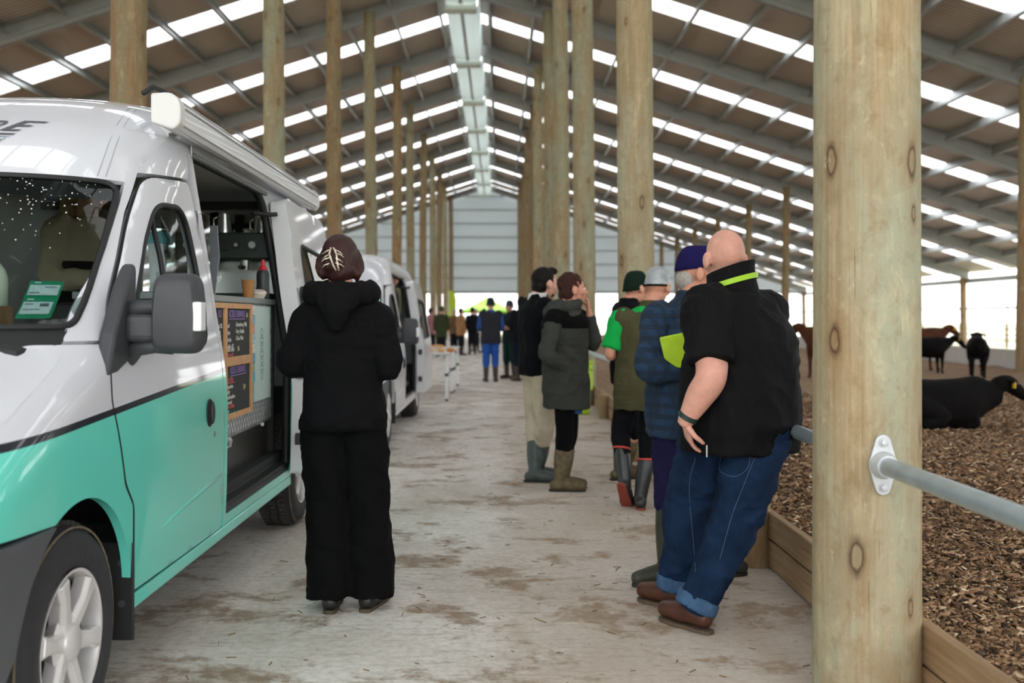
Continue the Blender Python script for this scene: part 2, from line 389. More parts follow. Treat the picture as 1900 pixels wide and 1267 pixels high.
for n in range(len(YF) - 1):
    ym = (YF[n] + YF[n + 1]) / 2
    for s in (-1, 1):
        link('skylight_sheet', ST[s], roof).location = (0, ym + .35, 0)
        for k in range(NP):
            x = RIDGE_X + s * (.75 + 1.26 * k); z = rafz(x) + SH - .145
            if n >= 2 and n <= 10 and not (n == 2 and k < 6):
                p = link('purlin', PU, roof); p.location = (x, ym, z); p.rotation_euler = (0, s * math.atan(SL), 0)
            else: rest.box((x, ym, z), (.06, BAY - .2, .24))
tag(rest.build('purlin_rest', m_gal, roof), kind='stuff')
# ridge light: a hanging translucent trough with a grey strip, one length to a bay, and a pale cross box at each frame
rm = MB(); rz = CAMH + 8.62
sec = [(-.50, .75), (-.44, .06), (-.30, 0), (.30, 0), (.44, .06), (.50, .75)]
def trough(L):
    mb = MB()
    for a, b in zip(sec[:-1], sec[1:]):
        mb.add([(a[0], -L / 2, a[1]), (b[0], -L / 2, b[1]), (b[0], L / 2, b[1]), (a[0], L / 2, a[1])], [(0, 1, 2, 3)])
    return mb.build('ridge_light', m_ridge, roof)
tr0 = trough(BAY - .5); tr0.location = (RIDGE_X, (YF[0] + YF[1]) / 2, rz)
gs = MB().box((0, 0, -.012), (.10, BAY - .5, .02)).build('ridge_strip', m_gal, tr0)
cb0 = MB().box((0, 0, .10), (.86, .42, .30)).build('ridge_cross_box', mat('pale_green_sheet', '#cfdcd6', .5), roof, bevel=.03); cb0.location = (RIDGE_X, YF[1], rz - .12)
for n in range(1, len(YF) - 1):
    c = copy_tree(tr0, roof); c.location = (RIDGE_X, (YF[n] + YF[n + 1]) / 2, rz)
    c = copy_tree(cb0, roof); c.location = (RIDGE_X, YF[n + 1], rz - .12)

# --- poles
def pole_mesh(name, h, r0, r1, m, seed, bend=.02, n=28):
    rnd = random.Random(seed); mb = MB(); rings = []; K = 22
    ph = rnd.random() * 6.28
    for i in range(K + 1):
        t = i / K; z = -.05 + (h + .05) * t; r = r0 + (r1 - r0) * t
        cx = bend * math.sin(t * 3.1 + ph); cy = bend * math.cos(t * 2.3 + ph)
        cx -= bend * math.sin(ph); cy -= bend * math.cos(ph)
        rings.append([(cx + (r * (1 + .012 * math.sin(3 * a + ph) + .008 * noise.noise(Vector((math.cos(a) * 2 + seed, math.sin(a) * 2, z * 1.2))))) * math.cos(a),
                       cy + r * math.sin(a), z) for a in (2 * PI * j / n for j in range(n))])
    mb.ring_loft(rings); me = mb.mesh(name)
    me.shade_smooth(); me.set_sharp_from_angle(angle=1.2); me.materials.append(m); return me
ORD = ['first', 'second', 'third', 'fourth', 'fifth', 'sixth', 'seventh', 'eighth', 'ninth', 'tenth', 'eleventh', 'twelfth']
PR, PL = 1.31, -3.56
for n in range(NB + 1):
    y = BAY0 + BAY * n
    x = 1.285 if n == 0 else PR + .003 * n
    o = link('timber_pole', pole_mesh('timber_pole', rafz(x) + .25,   .183 if n == 0 else .178, .16, m_pole if n < 6 else m_pole_dark, 11 + n, .0 if n == 0 else .03))
    o.location = (x, y, 0)
    tag(o, 'thick pale timber pole close by, with the bolted rail flange' if n == 0 else f'{ORD[n]} round timber pole along the kerb of the cattle pen', 'pole', 'poles along the kerb')
    if n > 0:
        o = link('timber_pole', pole_mesh('timber_pole', rafz(PL) + .25, .175, .155, m_pole_dark if n % 2 else m_pole, 41 + n, .04)); o.location = (PL + .008 * n, y, 0)
        tag(o, f'{ORD[n - 1]} round timber pole in the row behind the vans', 'pole', 'poles behind the vans')
for n in range(3, NB + 1):
    o = link('timber_pole', pole_mesh('timber_pole', rafz(11.3) + .2, .16, .14, m_pole_dark, 71 + n, .03)); o.location = (11.3, BAY0 + BAY * n, 0)
    tag(o, f'{ORD[n - 3]} dark timber pole at the far side of the cattle pen', 'pole', 'poles at the far side of the pen')
for n in range(7, NB + 1):
    o = link('timber_pole', pole_mesh('timber_pole', rafz(21.2) + .2, .15, .14, m_pole_dark, 91 + n, .02)); o.location = (21.2, BAY0 + BAY * n, -.16)
    tag(o, f'{ORD[n - 7]} short timber pole holding the outer eave', 'pole', 'poles at the outer eave')

# --- end wall: ribbed sheets hung on girts above an open doorway
wall = MB(); zb = 3.12
wall.prism([(RIDGE_X - HALF, rafz(RIDGE_X - HALF) + SH), (RIDGE_X - HALF, zb), (RIDGE_X + HALF, zb), (RIDGE_X + HALF, rafz(RIDGE_X + HALF) + SH), (RIDGE_X, RAF_R + SH)], (0, Y_END + .12, 0), (1, 0, 0), (0, 0, 1), (0, .03, 0))
m_wall2, t = new_mat('end_wall_translucent'); o_ = t.t.nodes['Material Output']
t.b.inputs['Base Color'].default_value = (*sr('#c3c7c9'), 1); t.b.inputs['Roughness'].default_value = .6
b_ = t.n('ShaderNodeBsdfTranslucent', i_0=(.52, .56, .58, 1)); x_ = t.n('ShaderNodeMixShader', i_0=.5); t.l(t.b.outputs[0], x_.inputs[1]); t.l(b_.outputs[0], x_.inputs[2]); t.l(x_.outputs[0], o_.inputs[0])
wall = tag(wall.build('wall_back', m_wall2), 'pale grey sheeted gable wall above the open far end', None, None, 'structure')
for k in range(8):
    z = zb + .08 + .955 * k; hw = min(HALF, (RAF_R - z) / SL)
    MB().box((RIDGE_X, Y_END + .03, z), (2 * hw, .12, .10)).build('girt', m_gal, wall)
MB().box((RIDGE_X, Y_END + .0, zb - .02), (2 * HALF, .2, .1)).build('bottom_girt', mat('bottom_girt_steel', '#8d9396', .5, .3), wall)  # bottom member in a darker grey than the other girts

# --- outer eave: beam with a hanging strut, nib wall along the pen, fences outside
eave = tag(MB().box((21.3, 33, rafz(21.2) - .12), (.12, 76, .22)).build('trim_eave', m_gal), 'grey steel beam along the open outer eave', None, None, 'structure')
rail = MB().box((21.4, 45, 1.78), (.06, 60, .10)).build('side_rail', mat('teal_steel', '#7b8f92', .5, .3), eave)
for k in range(8): MB().box((21.4, 24 + 6 * k, 2.3), (.05, .05, 1.0)).build('hanger', MATS['teal_steel'], eave)
m_nib = mat('nib_concrete', '#bdb8b1', .8, 0, .1, 1.2, .2, 20)
tag(MB().box((11.6, 32, .33), (.2, 76, .62)).build('wall_nib', m_nib, bevel=.01), 'low pale concrete wall behind the standing cattle', None, None, 'structure')
def fence(name, x, y0, y1, hts, label, post_d=2.6, ph=1.25):
    f = empty(name, (x, y0, -.16), 0, label, 'fence')
    for h in hts: MB().box((0, (y1 - y0) / 2, h), (.03, y1 - y0, .11)).build('fence_rail', mat('pale_fence_rail', '#d8d3c8', .8), f)
    me = MB().cyl((0, 0, 0), (0, 0, ph), .07, .065, 10).mesh('post'); me.materials.append(m_pole_dark)
    y = 0
    while y <= y1 - y0: link('post', me, f).location = (-.06, y, 0); y += post_d
    return f
fence('paddock_fence', 25.5, 30, 74, (.35, .65, .95), 'low pale railed fence outside the open side of the shed', 5.0)
# ================================================================ kerb of boards and stub posts, galvanised rails
kerb = tag(empty('kerb'), 'low timber kerb of two stacked boards along the cattle pen', None, None, 'structure')
def board(y0, y1, z0, z1, th=.045, x=KX):
    L = y1 - y0 - .008
    o = MB().box((0, 0, 0), (th, L, z1 - z0 - .006)).build('board', m_board, kerb, bevel=.005, seg=1); o.location = (x + th / 2, (y0 + y1) / 2, (z0 + z1) / 2)
cuts = [-2.5, .6, 3.46, 5.44, 9.5, 12.5, 15.5, 18.5, 21.5, 25.5, 29.5, 35.5, 41.5, 49.5, 57.5, 69.5]
for a, b in zip(cuts[:-1], cuts[1:]):
    board(a, b, .005, .155); board(a, b, .158, .305)
stub_me = pole_mesh('stub_post', .325, .078, .076, m_pole_dark, 5, 0., 18)
for y in (5.44, 7.45, 11.5, 13.4, 17.5, 19.4, 23.5, 27.5):
    o = link('stub_post', stub_me, kerb); o.location = (KX - .05, y, 0); o.rotation_euler = (0, 0, y * 2.1)
m_pipe = mat('galvanised_pipe', '#a9b6ba', .38, .6, .12, 9, .1, 120, .001)
m_flange = mat('galvanised_casting', '#c4c8ca', .5, .35, .1, 20, .25, 160, .002)
def flange(parent, y, side):
    """diamond base plate with a socket and two bolts; side -1 faces the camera"""
    pts = []
    for cz, r, a0, a1 in ((.075, .026, 20, 160), (0, .047, 165, 195), (-.075, .026, 200, 340), (0, .047, 345, 375)):
        for k in range(7):
            a = math.radians(a0 + (a1 - a0) * k / 6); pts.append((r * math.cos(a), cz + r * math.sin(a)))
    mb = MB().prism(pts, (0, y, 0), (1, 0, 0), (0, 0, 1), (0, side * .012, 0))
    o = mb.build('flange', m_flange, parent, bevel=.003)
    MB().lathe([(.046, 0), (.046, .006), (.040, .022), (.037, .045), (.033, .045)], 24, (0, y + side * .01, 0), Matrix.Rotation(PI / 2 if side < 0 else -PI / 2, 3, 'X')).build('socket', m_flange, o, auto=.6)
    for z in (-.075, .075):
        MB().lathe([(.016, 0), (.016, .004), (.011, .004), (.011, .013), (.006, .015)], 8, (0, y + side * .012, z), Matrix.Rotation(PI / 2 if side < 0 else -PI / 2, 3, 'X')).build('bolt', m_flange, o)
RAILX, RAILZ = 1.272, .862
labs = ['galvanised pipe rail bolted to the thick near pole, running out toward the viewer', 'galvanised pipe rail that the bald man leans on', 'galvanised pipe rail beside the person in the olive vest', 'galvanised pipe rail past the lime green bin', 'galvanised pipe rail far along the kerb']
for n in range(-1, 4):
    y0, y1 = BAY0 + BAY * n, BAY0 + BAY * (n + 1)
    px0 = 1.285 if n == 0 else PR; px1 = 1.285 if n == -1 else PR
    r = empty('guard_rail', (RAILX, y0, RAILZ), 0, labs[n + 1], 'rail', 'pipe rails between the poles')
    MB().cyl((0, .19, 0), (0, BAY - .19, 0), .030, n=20).build('pipe', m_pipe, r, auto=.7)
    flange(r, .185, 1); flange(r, BAY - .185, -1)
# ================================================================ VANS
def smooth_interp(keys):
    xs = np.array([k[0] for k in keys], float); ys = np.array([k[1] for k in keys], float)
    d = np.gradient(ys, xs)
    # monotone-ish cubic hermite
    def f(x):
        x = min(max(x, xs[0]), xs[-1]); i = int(min(max(np.searchsorted(xs, x) - 1, 0), len(xs) - 2))
        h = xs[i + 1] - xs[i]; t = (x - xs[i]) / h
        return float((2 * t**3 - 3 * t**2 + 1) * ys[i] + (t**3 - 2 * t**2 + t) * h * d[i] + (-2 * t**3 + 3 * t**2) * ys[i + 1] + (t**3 - t**2) * h * d[i + 1])
    return f
VLEN = 7.62
class Shape:
    """outer skin of a panel van; local x across (0 = centre, +x = kerb side), y back from the camera, z up"""
    def __init__(s, hs=1.0):
        s.hs = hs
        # front profile on the centre line: y of the skin at height z
        s.yf0 = smooth_interp([(.2, 2.12), (.5, 2.0), (.75, 1.98), (.9, 2.06), (1.02, 2.24), (1.13, 2.52), (1.24, 2.84), (1.32, 2.98), (1.6, 3.30), (1.89, 3.63), (2.05, 3.85), (2.2, 4.10), (2.32, 4.40), (2.40, 4.85), (2.44, 5.4)])
        s.hw0 = smooth_interp([(.2, .955), (.4, .975), (.7, .985), (1.0, .985), (1.12, .975), (1.4, .93), (1.7, .885), (1.95, .845), (2.12, .815), (2.22, .785), (2.30, .745), (2.36, .69), (2.40, .62), (2.44, .48)])
        s.D = .72; s.n = 2.7
    def yf(s, z): return s.yf0(z / s.hs)
    def hw(s, z): return s.hw0(z / s.hs)
    def side(s, y, z):
        """x of the kerb-side skin"""
        a = s.yf(z); w = s.hw(z); t = (a + s.D - y) / s.D
        if t > 0: w *= max(0., 1 - min(t, 1.) ** s.n) ** (1 / s.n)
        r = .12; q = (y - (VLEN - r)) / r
        if q > 0: w -= r * (1 - math.sqrt(max(0., 1 - min(q, 1.) ** 2)))
        return w
    def front(s, x, z):
        """y of the front skin"""
        w = s.hw(z); u = min(abs(x) / w, 1.)
        return s.yf(z) + s.D * (1 - (1 - u ** s.n) ** (1 / s.n))
def cdt_panel(outline, holes, step, inner=True):
    """triangulated 2-D region with a grid of inner points"""
    def dens(loop):
        out = []
        for (a, b), (c, d) in zip(loop, loop[1:] + loop[:1]):
            n = max(1, int(math.hypot(c - a, d - b) / step))
            out += [(a + (c - a) * k / n, b + (d - b) * k / n) for k in range(n)]
        return out
    loops = [dens(outline)] + [dens(h) for h in holes]
    def inside(p, poly):
        x, y = p; c = False; j = len(poly) - 1
        for i in range(len(poly)):
            xi, yi = poly[i]; xj, yj = poly[j]
            if (yi > y) != (yj > y) and x < (xj - xi) * (y - yi) / (yj - yi) + xi: c = not c
            j = i
        return c
    pts = []; edges = []
    for lp in loops:
        k = len(pts); pts += lp; edges += [(k + i, k + (i + 1) % len(lp)) for i in range(len(lp))]
    B = np.array(pts)
    xs = [p[0] for p in loops[0]]; ys = [p[1] for p in loops[0]]
    y = min(ys) + step / 2; row = 0
    while inner and y < max(ys):
        x = min(xs) + (step / 2 if row % 2 else 0)
        while x < max(xs):
            if inside((x, y), loops[0]) and not any(inside((x, y), h) for h in loops[1:]) and np.min(np.hypot(B[:, 0] - x, B[:, 1] - y)) > step * .45: pts.append((x, y))
            x += step
        y += step; row += 1
    V, E, F, *_ = geometry.delaunay_2d_cdt([Vector(p) for p in pts], edges, [], 0, 1e-6)
    V = [(p.x, p.y) for p in V]; fs = []
    for f in F:
        c = (sum(V[i][0] for i in f) / 3, sum(V[i][1] for i in f) / 3)
        if inside(c, loops[0]) and not any(inside(c, h) for h in loops[1:]): fs.append(tuple(f))
    return V, fs
def skin_panel(name, m, parent, fn, outline, holes=(), step=.06, rim=.02, nrm=None, sign=1, off=0.):
    """panel on a curved skin fn(a,b)->(x,y,z), with its edges turned inwards by rim; off lifts it along the normal"""
    V, fs = cdt_panel(list(outline), [list(h) for h in holes], step)
    def N(a, b):
        e = .004; p = Vector(fn(a, b)); n = (Vector(fn(a + e, b)) - p).cross(Vector(fn(a, b + e)) - p) * sign
        return n.normalized() if n.length > 1e-12 else Vector((1, 0, 0))
    P = []; NN = []
    for a, b in V:
        n = N(a, b); P.append(Vector(fn(a, b)) + n * off); NN.append(n)
    bm = bmesh.new(); bv = [bm.verts.new(p) for p in P]; bm.verts.index_update()
    for f in fs:
        try: q = bm.faces.new([bv[i] for i in f])
        except ValueError: continue
        q.normal_update()
        if q.normal.dot(NN[f[0]]) < 0: q.normal_flip()
    for q in bm.faces: q.smooth = True
    if rim:
        be = [e for e in bm.edges if len(e.link_faces) == 1]
        inner = {}
        for e in be:
            for w in e.verts:
                if w not in inner: inner[w] = None
        idx = {w: i for i, w in enumerate(bv)}
        for w in list(inner): inner[w] = bm.verts.new(w.co - NN[idx[w]] * rim)
        for e in be:
            a, b = e.verts
            l = e.link_faces[0]
            vs = list(l.verts); i = vs.index(a)
            if vs[(i + 1) % len(vs)] is b: q = bm.faces.new((b, a, inner[a], inner[b]))
            else: q = bm.faces.new((a, b, inner[b], inner[a]))
            e.smooth = False; q.material_index = 1 if isinstance(m, (list, tuple)) and len(m) > 1 else 0
    me = bpy.data.meshes.new(name); bm.to_mesh(me); bm.free()
    for q in (m if isinstance(m, (list, tuple)) else [m]): me.materials.append(q)
    return link(name, me, parent)
def rounded(pts, r=.05, n=5):
    """round the corners of a polygon; r may be one per corner"""
    out = []; k = len(pts)
    for i in range(k):
        p = Vector(pts[i]); a = Vector(pts[i - 1]) - p; b = Vector(pts[(i + 1) % k]) - p
        q = r[i] if hasattr(r, '__len__') else r
        q = min(q, a.length * .48, b.length * .48)
        if q < 1e-4: out.append(tuple(p)); continue
        s = p + a.normalized() * q; e = p + b.normalized() * q
        for j in range(n + 1):
            t = j / n; out.append(tuple(s * (1 - t) ** 2 + p * 2 * t * (1 - t) + e * t * t))
    return out

m_rubber = mat('tyre_rubber', '#26262a', .75, 0, .25, 30, .4, 140, .004)
m_tread, t = new_mat('dusty_tread')
v = t.coord('Object'); t.l(t.ramp(t.noise(v, 60, 5, .75), [(.35, sr('#222222')), (.55, sr('#3a3835')), (.72, sr('#6a5f50'))]), t.b.inputs['Base Color']); t.b.inputs['Roughness'].default_value = .85; t.bump(t.noise(v, 90, 4), .8, .01)
m_alloy = mat('silver_alloy', '#d5d3d2', .35, .35, .06, 14)
m_hub = mat('wheel_hub_dirty', '#8a7462', .6, .2, .2, 30)
m_blackp = mat('black_trim_plastic', '#35373b', .55, 0, .06, 20, .15, 220, .001)
m_black = mat('black_rubber_seal', '#141618', .6)
m_dark = mat('dark_interior', '#1c1f20', .7, 0, .2, 5)
m_gap = mat('shadow_liner', '#0d0e0f', .9)
m_bumper = mat('grey_bumper', '#4a4c50', .55, 0, .05, 8, .12, 250, .001)
m_glass = glass_mat('van_glass', (.60, .68, .66), .18)
m_glass2 = glass_mat('side_glass', (.72, .78, .76), .15)
m_chrome = mat('brushed_metal', '#b9bcbd', .28, .9)
def paint_mat(name, white, low=None, a=0., b=0., stripe=None):
    m, t = new_mat(name)
    B = t.b; B.inputs['Roughness'].default_value = .28; B.inputs['Coat Weight'].default_value = .7; B.inputs['Coat Roughness'].default_value = .04
    tc = t.n('ShaderNodeTexCoord'); sp = t.n('ShaderNodeSeparateXYZ'); t.l(tc.outputs['Object'], sp.inputs[0])
    col = None
    if low:
        d = t.math('SUBTRACT', sp.outputs[2], t.math('ADD', t.math('MULTIPLY', sp.outputs[1], b), a))
        c = t.mix(t.math('LESS_THAN', d, 0.), white, stripe); c = t.mix(t.math('LESS_THAN', d, -.022), c, low)
        col = c
    else:
        rgb = t.n('ShaderNodeRGB'); rgb.outputs[0].default_value = (*white, 1); col = rgb.outputs[0]
    dirt = t.math('MULTIPLY', t.ramp(t.noise(tc.outputs['Object'], 7, 5, .7), [(.45, 0.), (.8, .22)]), t.ramp(sp.outputs[2], [(.28, 1.), (.75, .0)]))
    col = t.mix(dirt, col, sr('#a39a8c'))
    t.l(col, B.inputs['Base Color']); return m
m_jamb = mat('white_door_jamb', '#d9dbdd', .35, 0, .03, 6, coat=.4)
m_white = paint_mat('white_van_paint', sr('#d0d2d9'))
m_two = paint_mat('white_over_turquoise_paint', sr('#d0d2d9'), sr('#62d3c1'), .881, .0515, sr('#0d1320'))

def wheel(parent, x, y, z, R, name='wheel', spokes=True):
    w = empty(name, (x, y, z)); w.parent = parent
    Rx = Matrix.Rotation(PI / 2, 3, 'Y')                    # lathe axis -> +x (outwards)
    tp = [(.60 * R, .0), (.66 * R, .018), (.78 * R, .022), (.90 * R, .012), (.955 * R, -.012), (.985 * R, -.035)]
    MB().lathe([(.58 * R, -.06)] + tp + [(.985 * R, -.185), (.9 * R, -.215), (.6 * R, -.215), (.58 * R, -.06)], 56, (0, 0, 0), Rx, False).build('tyre', m_rubber, w, auto=.7)
    tr = MB(); nb = 60
    for k in range(nb):
        a = 2 * PI * k / nb
        for j, xx in enumerate((-.055, -.11, -.165)):
            aa = a + (.5 if j % 2 else 0) * 2 * PI / nb
            M = Matrix.Rotation(aa, 3, 'X')
            tr.box(M @ Vector((xx, 0, R * .988)), (.046, 2 * PI * R / nb * .78, .02), M=M)
    tag(tr.build('tread', m_tread, w), kind='stuff')
    MB().tube([(.001, .958 * R * math.cos(q), .958 * R * math.sin(q)) for q in np.linspace(0, 2 * PI, 57)[:-1]], .004, 6, closed=True).build('dust_ring', mat('dry_mud', '#6d6350', .9, 0, .3, 25), w, smooth=True)
    rim = MB().lathe([(.60 * R, .006), (.615 * R, .016), (.585 * R, .014), (.565 * R, -.02), (.55 * R, -.12), (.57 * R, -.125), (.60 * R, -.01)], 48, (0, 0, 0), Rx, False).build('rim', m_alloy, w, auto=.5)
    MB().lathe([(.001, -.045), (.555 * R, -.045), (.555 * R, -.07), (.001, -.07)], 32, (0, 0, 0), Rx).build('spoke_gap_shade', m_gap, w)  # black disc filling the spoke gaps, its colour stands in for shade
    if spokes:
        for k in range(6):
            M = Matrix.Rotation(2 * PI * k / 6 + .3, 3, 'X'); mb = MB()
            pr = [(.10, .046, -.004), (.20, .034, -.002), (.40, .029, .006), (.57, .042, .008)]
            rings = [[M @ Vector((h, -wd * R / .365 * .9, q * R)), M @ Vector((h + .014, -wd * .55 * R / .365, q * R)), M @ Vector((h + .014, wd * .55 * R / .365, q * R)), M @ Vector((h, wd * R / .365 * .9, q * R)), M @ Vector((h - .04, wd * .8 * R / .365, q * R)), M @ Vector((h - .04, -wd * .8 * R / .365, q * R))] for q, wd, h in pr]
            mb.ring_loft(rings).build('spoke', m_alloy, rim, bevel=.004)
        hub = MB().lathe([(.001, -.05), (.20 * R, -.05), (.26 * R, -.008), (.22 * R, .0), (.16 * R, .004), (.15 * R, .018), (.13 * R, .022), (.001, .023)], 32, (0, 0, 0), Rx).build('hub_cap', m_alloy, w, auto=.5)
        for k in range(6):
            a = 2 * PI * k / 6 + .82
            MB().lathe([(.016, -.006), (.016, .006), (.011, .012), (.009, .005)], 10, (0, .215 * R * math.cos(a), .215 * R * math.sin(a)), Rx).build('wheel_nut', m_hub, hub)
    return w

def make_van(S, m_paint, X0, Y0, detail):
    """van standing with centre line at X0; the local y is the distance from the camera plus Y0"""
    hs = S.hs
    van = empty('coffee_van' if detail else 'delivery_van', (X0, Y0, 0))
    H = lambda z: z * hs
    sf = lambda y, z: (S.side(y, z), y, z)
    nf = lambda y, z: (-S.side(y, z), y, z)
    ff = lambda x, z: (x, S.front(x, z), z)
    wy, ry, wr = 3.04, 6.55, .36
    arch = lambda cy, r, a0, a1, n=22: [(cy + r * math.cos(math.radians(a0 + (a1 - a0) * k / n)), .37 + r * math.sin(math.radians(a0 + (a1 - a0) * k / n))) for k in range(n + 1)]
    # ---- fender between bumper and door
    A = arch(wy, .425, 114, 4)
    fy = lambda z: S.yf(H(z)) + .04
    fender = [(fy(.80), H(.80))] + [(A[0][0] - .01, H(.755))] + [p for p in A if p[1] > .40] + [(3.475, H(.40)), (3.462, H(.70)), (3.385, H(.78)), (3.285, H(1.075)), (3.30, H(1.17)), (3.36, H(1.262)),
              (3.10, H(1.265)), (2.93, H(1.225)), (2.74, H(1.135)), (2.52, H(1.03)), (2.36, H(.94))]
    # keep the outline on the skin
    fender = [(max(a, S.yf(b) + .035), b) for a, b in fender]
    skin_panel('fender', m_paint, van, sf, rounded(fender, .015, 2), step=.045, rim=.03)
    skin_panel('fender', m_paint, van, nf, rounded(fender, .015, 2), step=.12, rim=.03, sign=-1)
    # ---- door with its window
    door = rounded([(3.49, H(.395)), (4.585, H(.385)), (4.60, H(1.12)), (4.60, H(1.55)), (4.53, H(1.965)), (4.05, H(1.925)), (3.83, H(1.74)), (3.50, H(1.40)), (3.33, H(1.225)), (3.31, H(1.17)), (3.295, H(1.075)), (3.395, H(.785)), (3.475, H(.70))],
                   [.02, .03, .02, .1, .05, .10, .1, .1, .03, .03, .02, .03, .03], 5)
    win = rounded([(3.50, H(1.225)), (4.44, H(1.235)), (4.46, H(1.55)), (4.40, H(1.835)), (4.06, H(1.815)), (3.88, H(1.66))], [.03, .09, .1, .12, .10, .08], 7)
    for fn, sg, st in ((sf, 1, .05), (nf, -1, .12)):
        d = skin_panel('front_door', m_paint, van, fn, door, [win], st, .035, sign=sg, off=.002)
        MB().tube([Vector(fn(a, b)) - Vector((sg * .0045, 0, 0)) for a, b in cdt_loop(door, .06)], .0065, 6, closed=True).build('shut_line_shade', m_gap, d)  # dark tube along the outline paints the shade of the door gap
        # rubber frame round the window: outline tube on the skin
        pts = [Vector(fn(a, b)) - Vector((sg * .004, 0, 0)) for a, b in win]
        MB().tube(pts, .012, 8, closed=True).build('window_seal', m_black, d, smooth=True)
        if detail: skin_panel('window_glass', m_glass2, d, fn, rounded([(4.02, H(1.235)), (4.44, H(1.235)), (4.46, H(1.55)), (4.40, H(1.83)), (4.12, H(1.815))], [.01, .09, .1, .12, .03], 6), step=.1, rim=0, sign=sg, off=-.014)
        else: skin_panel('window_glass', m_glass2, d, fn, win, step=.12, rim=0, sign=sg, off=-.014)
        if sg > 0:
            # slim upright that parts the door glass, handle, keyhole, swage line
            MB().tube([Vector(fn(4.02, H(z))) - Vector((.012, 0, 0)) for z in (1.235, 1.4, 1.6, 1.815)], .011, 8).build('window_divider', m_black, d, smooth=True)
            hy, hz = 4.36, .935
            Ms = Matrix.Rotation(PI / 2, 3, 'Y')
            MB().ell(Vector(sf(hy, H(hz))) + Vector((.004, 0, 0)), (.010, .048, .062), 20, 10).build('handle_recess', m_black, d, smooth=True)
            MB().ell(Vector(sf(hy, H(hz))) + Vector((.014, .008, 0)), (.010, .022, .05), 14, 8).build('door_handle', m_blackp, d, smooth=True)
            MB().cyl(Vector(sf(4.43, H(.835))), Vector(sf(4.43, H(.835))) + Vector((.006, 0, 0)), .012, n=12).build('keyhole', m_chrome, d)
            sw = [(3.62, .545), (4.0, .585), (4.3, .612), (4.56, .632)]
            MB().tube([Vector(sf(a, H(b))) - Vector((.004, 0, 0)) for a, b in sw], [.004, .011, .012, .012], 8).build('swage_line', m_paint, d, smooth=True)
    # ---- A pillar, header over the door, rest of the side
    pil = rounded([(3.20, H(1.275)), (3.365, H(1.275)), (3.49, H(1.415)), (3.82, H(1.755)), (4.04, H(1.94)), (4.53, H(1.98)), (4.62, H(2.145)), (4.62, H(2.16)), (4.10, H(2.16)), (3.98, H(1.93)), (3.62, H(1.60))], .008, 2)
    pil = [(max(a, S.yf(b) + .10), b) for a, b in pil]
    for fn, sg in ((sf, 1), (nf, -1)): skin_panel('a_pillar', m_paint, van, fn, pil, step=.05, rim=.03, sign=sg)
    RA = arch(ry, .42, 176, 4)
    OP = rounded([(4.66, H(.43)), (6.10, H(.43)), (6.16, H(1.2)), (6.17, H(1.75)), (6.12, H(2.125)), (4.66, H(2.125))], [.02, .06, .1, .2, .20, .05], 7)
    quarter = [(4.615, H(.385)), (RA[0][0], H(.385))] + [p for p in RA if p[1] > .385] + [(VLEN - .004, H(.385)), (VLEN - .004, H(2.16)), (4.615, H(2.16)), (4.615, H(1.6))]
    skin_panel('side_panel', m_paint, van, sf, quarter, [OP], .06, .05)
    q2 = [(4.615, H(.385)), (RA[0][0], H(.385))] + [p for p in RA if p[1] > .385] + [(VLEN - .004, H(.385)), (VLEN - .004, H(2.16)), (4.615, H(2.16)), (4.615, H(1.6))]
    fw = rounded([(5.2, H(1.3)), (6.1, H(1.3)), (6.1, H(1.8)), (5.2, H(1.8))], .1)
    o = skin_panel('side_panel', m_paint, van, nf, q2, [fw], .15, .05, sign=-1)
    skin_panel('window_glass', m_glass2, o, nf, fw, step=.2, rim=0, sign=-1, off=-.02)
    # black rubber round the side opening
    MB().tube([Vector(sf(a, b)) - Vector((.03, 0, 0)) for a, b in OP], .026, 8, closed=True).build('opening_seal', m_black, van, smooth=True)
    # sill
    for sg in (1, -1):
        ring = []
        for y in np.linspace(3.49, 6.10, 12):
            w = S.side(y, H(.40)); ring.append([Vector((sg * (w + .004), y, H(.383))), Vector((sg * (w + .006), y, H(.335))), Vector((sg * (w - .02), y, H(.315))), Vector((sg * (w - .09), y, H(.315))), Vector((sg * (w - .09), y, H(.383)))])
        MB().ring_loft(ring).build('sill', m_paint, van, bevel=.006)
    # ---- nose, bonnet, windscreen, high roof
    hwd = lambda z, k: S.hw(H(z)) * k
    nose = rounded([(-hwd(.8, .96), H(.79)), (hwd(.8, .96), H(.79)), (hwd(1.0, .95), H(.97)), (hwd(1.1, .935), H(1.10)), (hwd(1.2, .925), H(1.20)), (hwd(1.25, .905), H(1.255)), (-hwd(1.25, .905), H(1.255)), (-hwd(1.2, .925), H(1.20)), (-hwd(1.1, .935), H(1.10)), (-hwd(1.0, .95), H(.97))], .01, 2)
    skin_panel('bonnet', m_paint, van, ff, nose, step=.045, rim=.03, sign=1)
    bum = rounded([(-hwd(.5, .955), H(.30)), (hwd(.5, .955), H(.30)), (hwd(.7, .975), H(.76)), (-hwd(.7, .975), H(.76))], .02, 2)
    bump_ = skin_panel('bumper', m_bumper, van, ff, bum, step=.05, rim=.05, off=.012)
    sb = [(S.yf(H(.5)) + .10, H(.30)), (2.50, H(.32)), (2.58, H(.40))] + arch(wy, .43, 168, 117, 12) + [(S.yf(H(.7)) + .10, H(.765))]
    for fn, sg in ((sf, 1), (nf, -1)): skin_panel('bumper_corner', m_bumper, bump_, fn, rounded(sb, .012, 2), step=.045, rim=.05, sign=sg, off=.012)
    for sg in (1, -1):
        hl = [(sg * a, b) for a, b in [(hwd(.9, .55), H(.83)), (hwd(.9, .90), H(.83)), (hwd(1.0, .91), H(.96)), (hwd(1.0, .62), H(.98))]]
        skin_panel('headlight', mat('headlight_lens', '#c8cccf', .1, .3), van, ff, rounded(hl, .04), step=.05, rim=.01, off=.006)
